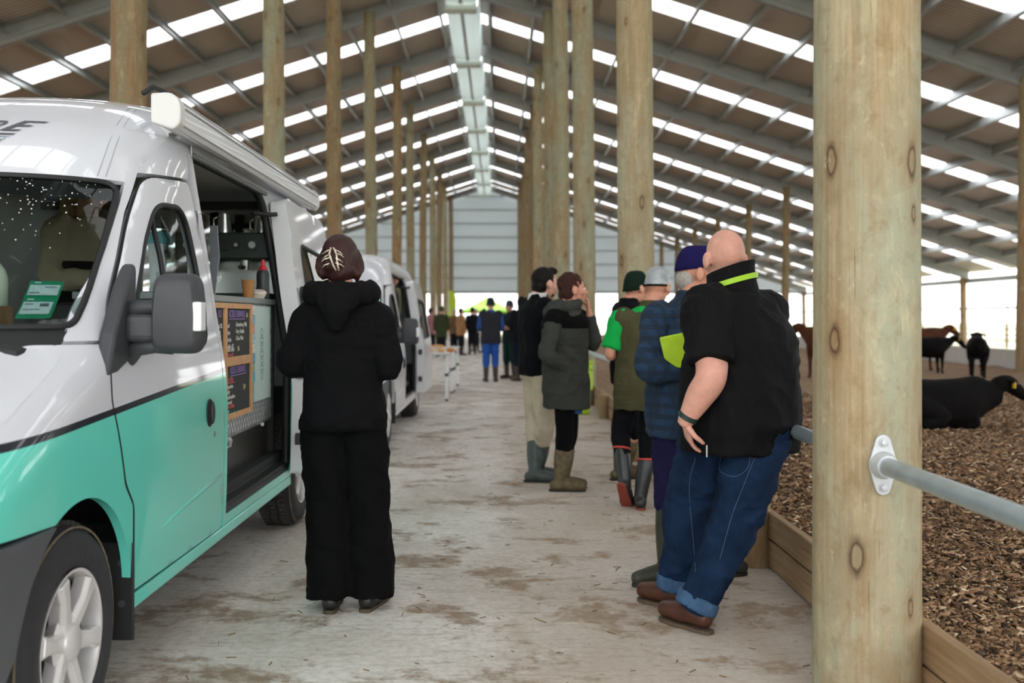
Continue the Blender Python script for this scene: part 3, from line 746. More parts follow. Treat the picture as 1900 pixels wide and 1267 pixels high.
    cowl = rounded([(-hwd(1.28, .90), H(1.262)), (hwd(1.28, .90), H(1.262)), (hwd(1.32, .90), H(1.315)), (-hwd(1.32, .90), H(1.315))], .01, 2)
    skin_panel('cowl', m_black, van, ff, cowl, step=.08, rim=.02)
    ws = rounded([(-hwd(1.33, .905), H(1.32)), (hwd(1.33, .905), H(1.32)), (hwd(1.6, .91), H(1.60)), (hwd(1.87, .90), H(1.875)), (-hwd(1.87, .90), H(1.875)), (-hwd(1.6, .91), H(1.60))], [.03, .03, .0, .06, .06, 0], 5)
    wsc = skin_panel('windscreen', m_glass, van, ff, ws, step=.08, rim=0, off=.0)
    MB().tube([Vector(ff(a, b)) for a, b in cdt_loop(ws, .05)], .012, 8, closed=True).build('windscreen_seal', m_black, wsc, smooth=True)
    skin_panel('shade_band', m_black, wsc, ff, [(-hwd(1.86, .89), H(1.80)), (hwd(1.82, .885), H(1.80)), (hwd(1.87, .885), H(1.868)), (-hwd(1.87, .885), H(1.868))], step=.08, rim=0, off=-.006)
    # front cap over the windscreen plus the roof, one skin of rings
    fore = rounded([(-hwd(1.9, .925), H(1.888)), (hwd(1.9, .925), H(1.888)), (hwd(2.15, .97), H(2.165)), (-hwd(2.15, .97), H(2.165))], .004, 2)
    skin_panel('front_cap', m_paint, van, ff, fore, step=.045, rim=.02)
    rings = []
    for z in (2.155, 2.18, 2.22, 2.26, 2.30, 2.335, 2.365, 2.39, 2.41, 2.425, 2.435, 2.44):
        w = S.hw(H(z)); a = S.yf(H(z)); r = []; K = 40
        for k in range(K + 1):
            th = -PI / 2 + PI * k / K
            sx = math.copysign(abs(math.sin(th)) ** (2 / S.n), math.sin(th)); cy = abs(math.cos(th)) ** (2 / S.n)
            r.append(Vector((sx * w, a + S.D * (1 - cy), H(z))))
        for q in (.25, .6, .9): r.append(Vector((w, a + S.D + (VLEN - .12 - a - S.D) * q, H(z))))
        for k in range(7):
            b = PI / 2 * k / 6; r.append(Vector((w - .12 + .12 * math.cos(b), VLEN - .12 + .12 * math.sin(b) - (2.16 / 2.16 - 1), H(z))))
        for k in range(7):
            b = PI / 2 + PI / 2 * k / 6; r.append(Vector((-w + .12 + .12 * math.cos(b), VLEN - .12 + .12 * math.sin(b), H(z))))
        for q in (.9, .6, .25): r.append(Vector((-w, a + S.D + (VLEN - .12 - a - S.D) * q, H(z))))
        rings.append(r)
    mb = MB().ring_loft(rings, cap=False); mb.f.append(tuple(range((len(rings) - 1) * len(rings[0]), len(rings) * len(rings[0])))); mb.mi.append(0)
    rf = mb.build('roof', m_paint, van, auto=.8)
    # ---- back doors, floor, lining
    def holed(name, y, th, x1, z0, z1, m, hx0, hx1, hz0, hz1):
        o_ = [(-x1, z0), (x1, z0), (x1, z1), (-x1, z1)]
        V, fs = cdt_panel(o_, [rounded([(a_, b_) for a_, b_ in ((hx0, hz0), (hx1, hz0), (hx1, hz1), (hx0, hz1))], .06)] + [rounded([(-hx1, hz0), (-hx0, hz0), (-hx0, hz1), (-hx1, hz1)], .06)], .2, False)
        mb = MB(); mb.add([(a_, y - th / 2, b_) for a_, b_ in V], fs); mb.add([(a_, y + th / 2, b_) for a_, b_ in V], fs)
        return mb.build(name, m, van, recalc=False)
    bd = holed('back_door', VLEN + .012, .03, .80, H(.40), H(2.13), m_paint, .18, .66, H(1.55), H(2.06))
    MB().box((0, VLEN, H(1.8)), (1.4, .006, H(.56))).build('back_window', m_glass2, bd)
    m_lin = mat('van_lining', '#c9cbc8' if detail else '#9a9a96', .6, 0, .05, 4)
    MB().box((0, 5.4, .50), (1.80, 4.3, .05)).build('load_floor', m_dark, van)
    MB().box((0, 2.95, .55), (1.70, .9, .05)).build('cab_floor', m_gap, van)
    MB().box((-.78, 6.0, H(1.35)), (.03, 3.0, H(1.5))).build('inner_wall', m_lin, van)
    holed('inner_back', VLEN - .06, .03, .76, H(.55), H(2.15), m_lin, .20, .64, H(1.58), H(2.03))
    MB().box((0, 6.0, H(2.17)), (1.56, 3.1, .02)).build('headlining', m_lin, van)
    for sg in (1, -1):     # dark arch liners, so that no daylight shows past the wheels
        MB().box((sg * .55, wy, .62), (.30, 1.0, .55)).build('arch_liner', m_gap, van)
        MB().box((sg * .60, ry, .62), (.26, 1.0, .5)).build('arch_liner', m_gap, van)
    MB().box((0, 4.8, .36), (1.3, 5.2, .12)).build('underbody', m_gap, van)
    # dash and seats
    MB().box((0, 3.32, H(1.17)), (1.62, .62, .20)).build('dashboard', m_dark, van, bevel=.05)
    for sg in (1, -1):
        st = empty('seat'); st.parent = van; st.location = (sg * .52, 4.15, 0)
        MB().box((0, 0, .80), (.48, .5, .16)).build('cushion', m_dark, st, bevel=.05)
        MB().box((0, .24, 1.12), (.46, .13, .60)).build('backrest', m_dark, st, bevel=.05)
    # ---- wheels
    ww = S.side(3.3, .45)
    for yy in (wy, ry):
        wheel(van, ww - .035, yy, wr, wr)
        w2 = wheel(van, -ww + .035, yy, wr, wr, spokes=False); w2.rotation_euler = (0, 0, PI)
    # mud flap
    mf = MB().box((ww - .075, 3.465, .40), (.17, .015, .34)).build('mud_flap', m_black, van, bevel=.004)
    for z in (.36, .50): MB().cyl((ww - .03, 3.458, z), (ww - .03, 3.450, z), .013, n=10).build('flap_bolt', m_blackp, mf)
    # ---- mirror: sail, two arms, head with an indicator
    mir = empty('mirror'); mir.parent = van; xs = S.side(3.45, H(1.25))
    MB().prism([(3.265, H(1.155)), (3.36, H(1.165)), (3.60, H(1.245)), (3.60, H(1.29)), (3.52, H(1.30)), (3.53, H(1.55)), (3.44, H(1.46)), (3.33, H(1.30))], (xs - .035, 0, 0), (0, 1, 0), (0, 0, 1), (.06, 0, 0)).build('sail', m_blackp, mir, bevel=.018, seg=3)
    for z, r in ((1.385, .024), (1.245, .022)):
        MB().tube([(xs, 3.50, H(z) - .03), (xs + .05, 3.46, H(z)), (xs + .12, 3.44, H(z) + .005), (xs + .18, 3.44, H(z))], [r * 1.7, r * 1.25, r, r], 12).build('mirror_arm', m_blackp, mir, smooth=True)
    MB().box((xs + .07, 3.45, H(1.315)), (.11, .07, .10)).build('mirror_knuckle', m_blackp, mir, bevel=.025, seg=3)
    pr = rounded([(-.082, -.135), (.085, -.14), (.095, -.02), (.078, .14), (-.07, .14), (-.082, .02)], .045, 6)
    hd = [[Vector((xs + .195 + a * sc, 3.38 + dy, H(1.365) + b * sc)) for a, b in pr] for dy, sc in ((0, .78), (.012, .90), (.035, .98), (.06, 1.0), (.085, 1.0), (.10, .96), (.103, .90))]
    MB().ring_loft(hd).build('mirror_head', m_blackp, mir, auto=.7)
    MB().box((xs + .278, 3.41, H(1.355)), (.032, .06, .10)).build('indicator', mat('indicator_lens', '#dfe2e4', .2), mir, bevel=.006)
    # ---- sliding door, pushed back and out
    so = .115
    sd = lambda y, z: (S.side(y, z) + so, y, z)
    sdo = rounded([(6.02, H(.40)), (7.52, H(.40)), (7.52, H(1.55)), (7.44, H(2.06)), (6.14, H(2.10)), (6.04, H(1.6))], [.03, .05, .1, .18, .1, .1], 6)
    swn = rounded([(6.32, H(1.22)), (7.3, H(1.22)), (7.3, H(1.78)), (6.36, H(1.82))], [.08, .08, .1, .1], 6)
    s_ = skin_panel('sliding_door', [m_paint, m_jamb], van, sd, sdo, [swn], .06, .10)
    skin_panel('sliding_door_glass', m_glass, s_, sd, swn, step=.12, rim=0, off=-.012)
    MB().tube([Vector(sd(a, b)) - Vector((.004, 0, 0)) for a, b in swn], .013, 8, closed=True).build('sliding_door_seal', m_black, s_, smooth=True)
    MB().box(Vector(sd(6.13, H(1.46))) + Vector((.012, 0, 0)), (.03, .05, .17)).build('sliding_door_handle', m_black, s_, bevel=.01)
    MB().tube([Vector(sf(5.95, H(1.98))) - Vector((.06, 0, 0)), Vector(sf(6.02, H(1.975))) + Vector((.02, 0, 0)), Vector(sd(6.05, H(1.98))) - Vector((.05, 0, 0))], .014, 8).build('slide_arm', m_black, s_, smooth=True)
    for z in (.62, 1.02): MB().box(Vector(sd(6.03, H(z))) - Vector((.05, .012, 0)), (.05, .03, .07)).build('door_latch', m_blackp, s_, bevel=.008)
    tag(MB().box(Vector(sf(6.9, H(1.10))) + Vector((-.005, 0, 0)), (.03, 1.3, .035)).build('slide_track', m_black, van))
    # roof-edge track above the opening
    MB().tube([Vector(sf(y, H(2.10))) + Vector((.004, 0, .01)) for y in (4.66, 5.2, 5.7, 6.1)], .014, 8).build('upper_track', mat('track_grey', '#6f7274', .5, .4), van, smooth=True)
    return van
def cdt_loop(loop, step):
    out = []
    for (a, b), (c, d) in zip(loop, loop[1:] + loop[:1]):
        n = max(1, int(math.hypot(c - a, d - b) / step)); out += [(a + (c - a) * k / n, b + (d - b) * k / n) for k in range(n)]
    return out
S1 = Shape(1.0); VX = -2.262
van1 = make_van(S1, m_two, VX, 0., True)
tag(van1, 'white and turquoise coffee van with open serving side and awning', 'van')
S2 = Shape(.885)
van2 = make_van(S2, m_white, -2.10, 7.1, False)
tag(van2, 'plain white van parked behind the turquoise one, side door open', 'van')
# ================================================================ fittings of the coffee van
sf1 = lambda y, z: Vector((S1.side(y, z), y, z))
def front_pt(x, z, off=.003):
    p = Vector((x, S1.front(x, z), z)); e = .004
    n = (Vector((x + e, S1.front(x + e, z), z)) - p).cross(Vector((x, S1.front(x, z + e), z + e)) - p).normalized()
    return p + n * off
def skin_text(name, s, m, parent, x, z, sx, sz, size=1., shear=0., align='RIGHT', off=.004):
    """lettering laid on the curved front skin"""
    o = text(name, s, m, None, Matrix.Identity(4), size, 0., align, shear)
    for q in o.data.vertices: q.co = front_pt(x + q.co.x * sx, z + q.co.y * sz, off)
    o.parent = parent; return o
m_ink = mat('charcoal_lettering', '#4c4d57', .5); m_tealink = mat('teal_lettering', '#6f97a5', .5)
cap_ = next(o for o in van1.children if o.name.startswith('front_cap'))
# a tall slanted E and the end of a B, underlines and small spaced letters
def skin_poly(name, pts, m, parent, off=.004):
    V, fs = cdt_panel(pts, [], .02, False)
    mb = MB(); mb.add([front_pt(a, b, off) for a, b in V], fs); return mb.build(name, m, parent)
xE, zE, hE = -1.957 - VX - .018, 2.086, .058
def sl(a, b): return (xE + a + b * .95, zE + b * hE / .058)
skin_poly('letter_e', [sl(0, 0), sl(.068, 0), sl(.072, .008), sl(.026, .008), sl(.024, .026), sl(.068, .026), sl(.072, .034), sl(.026, .034), sl(.026, .050), sl(.084, .050), sl(.088, .058), sl(0.0, .058)], m_ink, cap_)
skin_text('lettering', 'B', m_ink, cap_, xE - .018, zE - .012, .125, .098, 1., .45, 'RIGHT')
skin_poly('underline', [sl(.004, -.021), sl(.082, -.021), sl(.086, -.013), sl(.010, -.013)], m_ink, cap_)
skin_poly('teal_line', [(xE - .22, zE - .033), (xE + .062, zE - .033), (xE + .062, zE - .0295), (xE - .22, zE - .0295)], m_tealink, cap_)
skin_text('lettering', 'A N', m_ink, cap_, xE + .048, zE - .053, .042, .022, 1., .3, 'RIGHT')
# seam grooves of the front cap
m_seam = mat('seam_line', '#9ea2a8', .5)
for dx in (0, .022):
    MB().tube([front_pt(x + dx, z, .0005) for x, z in ((.575, 2.36), (.60, 2.28), (.635, 2.18), (.665, 2.07), (.69, 1.97), (.705, 1.90))], .0016, 6).build('cap_seam', m_seam, cap_, smooth=True)
MB().tube([(.70, 4.36, 2.335), (.72, 4.42, 2.375), (.72, 4.70, 2.40), (.70, 4.78, 2.385)], .012, 8).build('roof_bracket', m_black, van1, smooth=True)
# wipers
for x0, x1 in ((.10, .62), (-.55, 0.)):
    MB().tube([front_pt(x0, 1.335, .02), front_pt((x0 + x1) / 2, 1.35, .03), front_pt(x1, 1.345, .025)], .009, 6).build('wiper', m_black, van1, smooth=True)
# permit cards inside the windscreen
wsc1 = next(o for o in van1.children if o.name.startswith('windscreen'))
m_green = mat('permit_green', '#13906a', .4); m_pale = mat('permit_paper', '#cfe3e6', .5, 0, .1, 60); m_print = mat('permit_print', '#60707a', .5)
def card(x, z, w, h, sk, m, off): 
    pts = [(x - sk * .0, z), (x + w, z), (x + w + sk, z + h), (x + sk, z + h)]
    return skin_poly('permit_card', pts, m, None, off)
pc = empty('permit_card'); pc.parent = wsc1
gx, gz = -1.553 - VX, 1.356
def pq(a, b): return (gx + a * .083 - b * .016, gz + b * .125)
for nm, (a0, b0, a1, b1), m, off in (('backing', (0, 0, 1, 1), m_green, -.010), ('paper', (.05, .60, .93, .88), m_pale, -.007), ('paper', (.05, .10, .90, .42), m_pale, -.007),
                                ('print', (.09, .64, .40, .67), m_print, -.005), ('print', (.55, .29, .80, .37), m_print, -.005), ('print', (.10, .34, .35, .36), m_print, -.005), ('print', (.5, .80, .85, .82), m_print, -.005), ('print', (.1, .20, .6, .215), m_print, -.005), ('print', (.15, .92, .35, .955), m_pale, -.006), ('print', (.12, .46, .32, .495), m_pale, -.006)):
    skin_poly(nm, [pq(a0, b0), pq(a1, b0), pq(a1, b1), pq(a0, b1)], m, pc, off)
# rain drops on the glass
dr = MB(); rd = random.Random(3)
for k in range(170):
    x = rd.uniform(.15, .76); z = 1.87 - abs(rd.gauss(0, .13)); 
    if z < 1.45: continue
    r = rd.uniform(.0012, .0034); p = front_pt(x, z, .001)
    dr.ell(p, (r, r, r * .8), 6, 4)
m_drop = mat('water_drop', '#f2f6f6', .05, .0, spec=1.)
tag(dr.build('rain_drops', m_drop, wsc1, smooth=True), kind='stuff')
# awning cassette over the opening
aw = empty('awning'); aw.parent = van1
m_awn = mat('awning_case', '#d8dade', .3, .1, coat=.4); m_awnend = mat('awning_end_cap', '#cfcfcd', .5)
acx, acz = -1.40 - VX, 2.215
prof = rounded([(-.055, -.045), (.035, -.075), (.062, -.05), (.066, .03), (.03, .075), (-.055, .07)], [.01, .015, .015, .03, .03, .01], 4)
mk = lambda y0, y1, g=0.: MB().prism([(a * (1 + g), b * (1 + g)) for a, b in prof], (acx, y0, acz), (1, 0, 0), (0, 0, 1), (0, y1 - y0, 0))
mk(4.20, 7.32).build('case', m_awn, aw, auto=.5)
mk(4.15, 4.22, .06).build('end_cap', m_awnend, aw, bevel=.012)
mk(7.30, 7.36, .06).build('end_cap', m_awnend, aw, bevel=.012)
for dz in (-.052, .02, .045): MB().box((acx + (.058 if dz < 0 else .066 - (dz - .02) * .5), 5.75, acz + dz), (.006, 3.06, .005)).build('groove', mat('awning_groove', '#8d9092', .5), aw)
for y in (4.5, 5.75, 7.0): MB().box((acx - .085, y, acz - .0), (.09, .08, .07)).build('awning_bracket', m_awnend, aw)
# rail plate with rivets above the opening
MB().box(sf1(4.95, 2.115) + Vector((.006, 0, .012)), (.006, .62, .05)).build('rivet_plate', m_chrome, van1)
# white tree decal on the sliding door glass
sdn = next(o for o in van1.children if o.name.startswith('sliding_door'))
dp = lambda y, z: Vector((S1.side(y, z) + .115 - .006, y, z))
m_dec = mat('white_vinyl', '#e9ebec', .5)
for k, pts in enumerate([[(6.52, 1.27), (6.53, 1.36), (6.525, 1.50)], [(6.53, 1.40), (6.47, 1.47), (6.44, 1.55)], [(6.53, 1.43), (6.57, 1.50), (6.60, 1.57)], [(6.53, 1.46), (6.53, 1.57)], [(6.525, 1.36), (6.58, 1.41), (6.62, 1.45)], [(6.525, 1.37), (6.47, 1.41), (6.43, 1.44)], [(6.44, 1.27), (6.62, 1.27)]]):
    MB().tube([dp(a, b) for a, b in pts], .010 if k else .016, 6).build('tree_decal', m_dec, sdn, smooth=True)
vin = rounded([(6.86, 1.23), (7.28, 1.23), (7.28, 1.76), (6.60, 1.79), (6.72, 1.6)], .03, 3)
skin_panel('white_vinyl_area', m_dec, sdn, lambda y, z: (S1.side(y, z) + .115, y, z), vin, step=.08, rim=0, off=-.004)

# --- serving counter: bench top, checker plate, chalk boards, pale panel
SX = -1.405 - VX                                # local x of the counter front
m_bench = mat('grey_bench_top', '#6f7672', .35, .2, .1, 12)
ct = empty('counter'); ct.parent = van1
MB().box((SX - .20, 5.42, 1.447), (.44, 2.36, .035)).build('bench_top', m_bench, ct, bevel=.005)
m_chk, t = new_mat('checker_plate')
v = t.coord('Object', (1, 1, 1)); 
w1 = t.n('ShaderNodeTexVoronoi', feature='F1', i_Scale=26., i_Randomness=0.); mp_ = t.n('ShaderNodeMapping'); mp_.inputs['Rotation'].default_value = (PI / 4, 0, 0); mp_.inputs['Scale'].default_value = (0, 1.0, .9)
t.l(t.n('ShaderNodeTexCoord').outputs['Object'], mp_.inputs[0]); t.l(mp_.outputs[0], w1.inputs['Vector'])
t.l(t.ramp(w1.outputs['Distance'], [(.2, sr('#d7d9da')), (.5, sr('#8f9394'))]), t.b.inputs['Base Color']); t.b.inputs['Metallic'].default_value = .5; t.b.inputs['Roughness'].default_value = .35
t.bump(t.ramp(w1.outputs['Distance'], [(.2, 1.), (.45, 0.)]), .8, .006)
MB().box((SX - .01, 5.40, 1.085), (.012, 1.46, .69)).build('checker_plate', m_chk, ct)
MB().box((SX - .04, 5.40, .585), (.02, 1.46, .31)).build('kick_panel', mat('black_panel', '#2b2926', .35, 0, .1, 4), ct)
MB().box((SX - .025, 5.40, .735), (.03, 1.46, .02)).build('panel_trim', m_chrome, ct)
for y in (4.86, 5.18, 5.9): MB().cyl((SX - .012, y, .72), (SX + .004, y, .72), .010, n=8).build('panel_clip', m_dec, ct)
text('lettering', 'OSP', m_dec, ct, frame((SX - .028, 5.22, .665), (0, 1, 0), (0, 0, 1)), .06)
m_pine = mat('pine_frame', '#cf9f6e', .6, 0, .12, 20); m_chalk = mat('chalk_board', '#2c3230', .75, 0, .15, 6)
bd1 = empty('menu_board'); bd1.parent = ct
by0, by1, bz0, bz1, bx = 4.50, 5.555, .83, 1.425, SX + .006
MB().box((bx, (by0 + by1) / 2, (bz0 + bz1) / 2), (.008, by1 - by0, bz1 - bz0)).build('chalk_surface', m_chalk, bd1)
for y in (by0, 5.035, by1 - .004): MB().box((bx + .006, y, (bz0 + bz1) / 2), (.020, .042 if y == 5.035 else .026, bz1 - bz0)).build('frame_bar', m_pine, bd1, bevel=.003)
for z in (bz0 + .012, 1.125, bz1 - .012): MB().box((bx + .006, (by0 + by1) / 2, z), (.018, by1 - by0, .048 if z == 1.125 else .028)).build('frame_bar', m_pine, bd1, bevel=.003)
m_cw = mat('chalk_white', '#e8e6e0', .8); m_cp = mat('chalk_purple', '#a58ad0', .8); m_cr = mat('chalk_red', '#d86a6e', .8); m_cg = mat('chalk_teal', '#49c9b3', .8); m_cy = mat('chalk_yellow', '#dfd29a', .8)
def chalk(y, z, s, m, size=.036): text('chalk_writing', s, m, bd1, frame((bx + .0065, y, z), (0, 1, 0), (0, 0, 1)), size, .0004)
def rule(y0, y1, z, m): MB().box((bx + .0062, (y0 + y1) / 2, z), (.002, y1 - y0, .004)).build('chalk_rule', m, bd1)
chalk(5.12, 1.355, 'ICED DRINKS', m_cp, .052); rule(5.12, 5.43, 1.345, m_cp); chalk(5.46, 1.355, '$6', m_cy, .035)
for k, (a, b) in enumerate((('Iced', '-Strawberry Milk'), ('Latte', '-Very Vanilla'), ('Mocha', '-Choc Mint'), ('Coffee $7', ''))):
    chalk(5.065, 1.30 - .036 * k, a, m_cw, .034)
    if b: chalk(5.24, 1.305 - .036 * k, b, m_cw, .034)
chalk(5.065, 1.165 + .012, 'Chai Latte', m_cw, .036); chalk(5.28, 1.177, '$6', m_cy, .036)
chalk(5.08, 1.152, 'Iced tea $5', m_cr, .026)
chalk(5.14, 1.06, 'KIDS DRINKS', m_cp, .052); rule(5.14, 5.46, 1.05, m_cp)
chalk(5.065, 1.02, 'Hot Milk', m_cr, .036); rule(5.065, 5.22, 1.015, m_cr)
for k, a in enumerate(('Chocolate', 'Fluffy', 'Marshmallow', 'Caramel')): chalk(5.065, .987 - .027 * k, a, m_cw, .030)
chalk(5.40, .965, '$4', m_cy, .04)
chalk(5.07, .885, 'Thick Shake', m_cr, .030); chalk(5.065, .862 + .002, 'Berry', m_cw, .024)
chalk(5.09, .848 - .001, 'Served with ice cream', m_cg, .026)
chalk(4.92, 1.355, 'KS', m_cp, .052)
for k, a in enumerate(('ind $5', 'Tea', '[ 6 ]', 'white', 'Cafe', 'soy', 'oat')): chalk(4.91, 1.30 - .028 * k, a, m_cw, .032)
# pale panel with a line drawing, strip of cards
pn = MB().box((SX + .004, 5.855, 1.145), (.008, .40, .545)).build('pale_panel', mat('pale_mint_panel', '#c2d8d2', .4), ct)
m_line = mat('drawn_line', '#7e9490', .6)
for k in range(7):
    z = 1.02 + .04 * k; r = .032
    MB().tube([(SX + .0085, 5.83 + r * math.cos(a) * (1 if k % 2 else .7), z + r * math.sin(a)) for a in np.linspace(0, 2 * PI, 14)[:-1]], .0025, 5, closed=True).build('line_drawing', m_line, pn)
cs = ['#d9d3c9', '#7fb4c4', '#c58f77', '#a9c9d4', '#e4ded2', '#6fa6b6', '#95b7a1', '#58b0c6']
for k in range(8): MB().box((SX + .012, 5.60 + (.012 if k % 2 else 0), 1.395 - .054 * k), (.004, .085, .05)).build('postcard', mat(f'card_print_{k}', cs[k], .5, 0, .35, 40), ct)
MB().box((SX - .26, 6.17, .95), (.52, .03, 1.0)).build('counter_end', m_black, ct)
MB().box((SX - .5, 5.4, .95), (.03, 1.5, .98)).build('counter_back', m_dark, ct)
# step well
MB().box((SX - .05, 5.4, .455), (.30, 1.44, .03)).build('step', m_black, van1)
for k in range(5): MB().box((SX - .14 + .045 * k, 5.4, .473), (.012, 1.42, .008)).build('step_rib', mat('step_rib', '#55585a', .4, .6), van1)
# roof bars, speaker and frames inside
MB().box((0, 6.55, 2.09), (1.5, .05, .05)).build('roof_bar', m_black, van1)
MB().box((.30, 7.50, 1.75), (.06, .05, .75)).build('back_post', m_black, van1)
MB().ell((.12, 7.50, 2.06), (.09, .03, .09), 16, 8).build('round_speaker', m_black, van1, smooth=True)
MB().ell((.46, 7.50, 2.08), (.05, .03, .05), 16, 8).build('round_speaker', m_black, van1, smooth=True)
MB().tube([(a, 7.535, b) for a, b in rounded([(.22, 1.57), (.68, 1.57), (.68, 2.05), (.22, 2.05)], .06)], .022, 8, closed=True).build('back_window_seal', m_black, van1, smooth=True)

# --- things on the counter and in the cab (each its own object)
CZ = 1.465
m_stain = mat('stainless', '#b7bab6', .25, .85); m_mach = mat('machine_dark_green', '#202b28', .4, .1)
cm = empty('espresso_machine', (VX + .53, 6.36, CZ), 0, 'dark espresso machine with silver knobs on the van counter', 'coffee machine')
MB().box((0, .06, .335), (.60, .42, .17)).build('upper_body', m_mach, cm, bevel=.012)
MB().box((0, .18, .14), (.58, .2, .26)).build('back_plate', m_stain, cm)
MB().box((0, .02, .02), (.60, .46, .04)).build('drip_tray', m_mach, cm, bevel=.008)
MB().box((-.06, -.152, .34), (.20, .01, .07)).build('display', m_black, cm, bevel=.003)
for x, r, m in ((.09, .02, m_black), (.19, .035, m_mach), (-.22, .03, m_mach)):
    k_ = MB().cyl((x, -.15, .34), (x, -.175, .34), r, n=20).build('knob', m, cm); MB().cyl((x, -.175, .34), (x, -.18, .34), r * .62, n=20).build('knob_face', m_chrome, k_)
MB().box((-.06, -.152, .275), (.07, .01, .012)).build('red_label', mat('red_plastic', '#c3222e', .4), cm)
for x in (-.13, .12):
    g_ = MB().cyl((x, -.06, .25), (x, -.06, .19), .035, .03, 18).build('group_head', m_stain, cm); MB().tube([(x, -.08, .205), (x, -.2, .20)], .012, 8).build('portafilter_handle', m_black, g_, smooth=True)
MB().tube([(.25, -.12, .26), (.25, -.16, .18), (.22, -.18, .06)], .006, 8).build('steam_wand', m_stain, cm, smooth=True)
def jug(x, y, z, r, h, label):
    j = empty('milk_jug', (x, y, z), 0, label, 'jug', 'steel jugs on the espresso machine')
    MB().lathe([(r, 0), (r * 1.02, h * .3), (r * .8, h * .85), (r * .86, h), (r * .8, h), (r * .7, h * .8), (r * .85, .01)], 24).build('jug_body', m_stain, j, auto=.6)
    MB().tube([(-r * .8, 0, h * .9), (-r * 1.5, 0, h * .75), (-r * 1.5, 0, h * .35), (-r, 0, h * .2)], .006, 8).build('jug_handle', m_stain, j, smooth=True)
jug(VX + .50, 6.36, CZ + .42, .045, .13, 'tall steel jug on top of the espresso machine'); jug(VX + .73, 6.40, CZ + .42, .05, .12, 'squat steel jug by the door end of the espresso machine')
def paper_cup(name, x, y, z, r, h, m, label):
    c = empty(name, (x, y, z), 0, label, 'cup')
    MB().lathe([(r * .74, 0), (r * .74, .003), (r, h), (r * 1.06, h), (r * 1.06, h - .005), (r * .97, h - .004), (r * .72, .006)], 28).build('cup_body', m, c, auto=.5)
    return c
paper_cup('paper_cup', VX + .795, 5.79, CZ, .037, .106, mat('kraft_paper', '#a9763f', .7, 0, .06, 30), 'brown paper cup standing on the van counter')
bt = empty('squeeze_bottle', (-1.425, 5.98, CZ), 0, 'tall black bottle with a red cap on the counter', 'bottle')
MB().lathe([(.035, 0), (.038, .01), (.038, .15), (.030, .17), (.02, .175)], 24).build('bottle_body', mat('black_bottle', '#26282a', .45), bt, auto=.5)
MB().lathe([(.024, .17), (.026, .185), (.014, .20), (.012, .215), (.009, .235), (.004, .236)], 20).build('bottle_cap', MATS['red_plastic'], bt, auto=.5)
ls = empty('lid_stack', (-1.435, 5.885, CZ + .002), .3, 'small leaning stack of pale paper cup lids', 'lids')
for k in range(4): o = MB().lathe([(.040, 0), (.041, .006), (.036, .008), (.034, .014), (.02, .0145)], 24).build('lid', mat('lid_pulp', '#d8cfc4', .7), ls, auto=.5); o.location = (.004 * k, -.003 * k, .010 * k); o.rotation_euler = (.1 * k, .05, 0)
# acrylic sign holder and grey sign
m_acry = glass_mat('acrylic', (.88, .92, .92), .35)
sg_ = empty('sign_holder', (-1.40, 4.70, CZ), 0, 'clear acrylic sign holder at the front end of the counter', 'sign holder')
MB().box((0, 0, .19), (.004, .20, .38)).build('acrylic_sheet', m_acry, sg_); MB().box((-.012, 0, .19), (.003, .2, .38)).build('acrylic_sheet', m_acry, sg_); MB().box((-.006, 0, .12), (.002, .17, .20)).build('leaflet', mat('leaflet_print', '#8fb3b5', .5, 0, .5, 30), sg_)
s2 = empty('size_sign', (-1.455, 5.12, CZ), 0, 'dark grey slanted size sign on the counter', 'sign')
MB().prism([(0, 0), (.012, 0), (.10, .20), (.06, .36), (.045, .36), (.083, .20)], (0, -.05, 0), (0, 1, 0), (0, 0, 1), (-.10, 0, 0)).build('sign_plate', mat('grey_slate', '#6b7075', .45), s2)
text('lettering', 'Size', m_dec, s2, frame((.003, .0, .06), (0, 1, .5), (0, -.4, 1)), .05)
# cup dispenser, paper roll, milk bottle, carton in the cab
cd_ = empty('cup_dispenser', (VX + .735, 4.44, CZ - .02), 0, 'clear column of white cups behind the cab window', 'dispenser')
MB().box((0, 0, .17), (.10, .10, .36)).build('clear_column', m_acry, cd_)
MB().lathe([(.03, 0), (.042, .24), (.04, .25), (.001, .25)], 24).build('cup_pile', mat('white_paper', '#e9edec', .6), cd_, auto=.5)
MB().box((0, 0, .26), (.102, .102, .05)).build('teal_label', mat('teal_label', '#6fb6bb', .5), cd_)
pr_ = MB().cyl((-.02, .0, 0), (.05, .03, .17), .026, n=20).build('paper_roll', MATS['white_paper'], None, auto=.5); pr_.location = (VX + .60, 4.36, CZ - .02); tag(pr_, 'white paper roll leaning inside the cab window', 'paper roll')
cbx = MB().box((0, 0, .06), (.16, .12, .12)).build('cardboard_carton', mat('cardboard', '#a77d52', .8, 0, .1, 20), None, bevel=.003); cbx.location = (-1.83, 3.52, 1.272); tag(cbx, 'small brown carton on the dashboard under the milk bottle', 'carton')
mk_ = empty('milk_bottle', (-1.80, 3.52, 1.393), 0, 'white plastic milk bottle seen through the windscreen', 'bottle')
MB().lathe([(.05, 0), (.055, .01), (.055, .10), (.045, .13), (.02, .165), (.018, .18)], 24).build('bottle_body', mat('milky_plastic', '#dfe3cf', .4), mk_, auto=.5)
MB().cyl((0, 0, .18), (0, 0, .20), .02, n=16).build('bottle_cap', m_blackp, mk_)
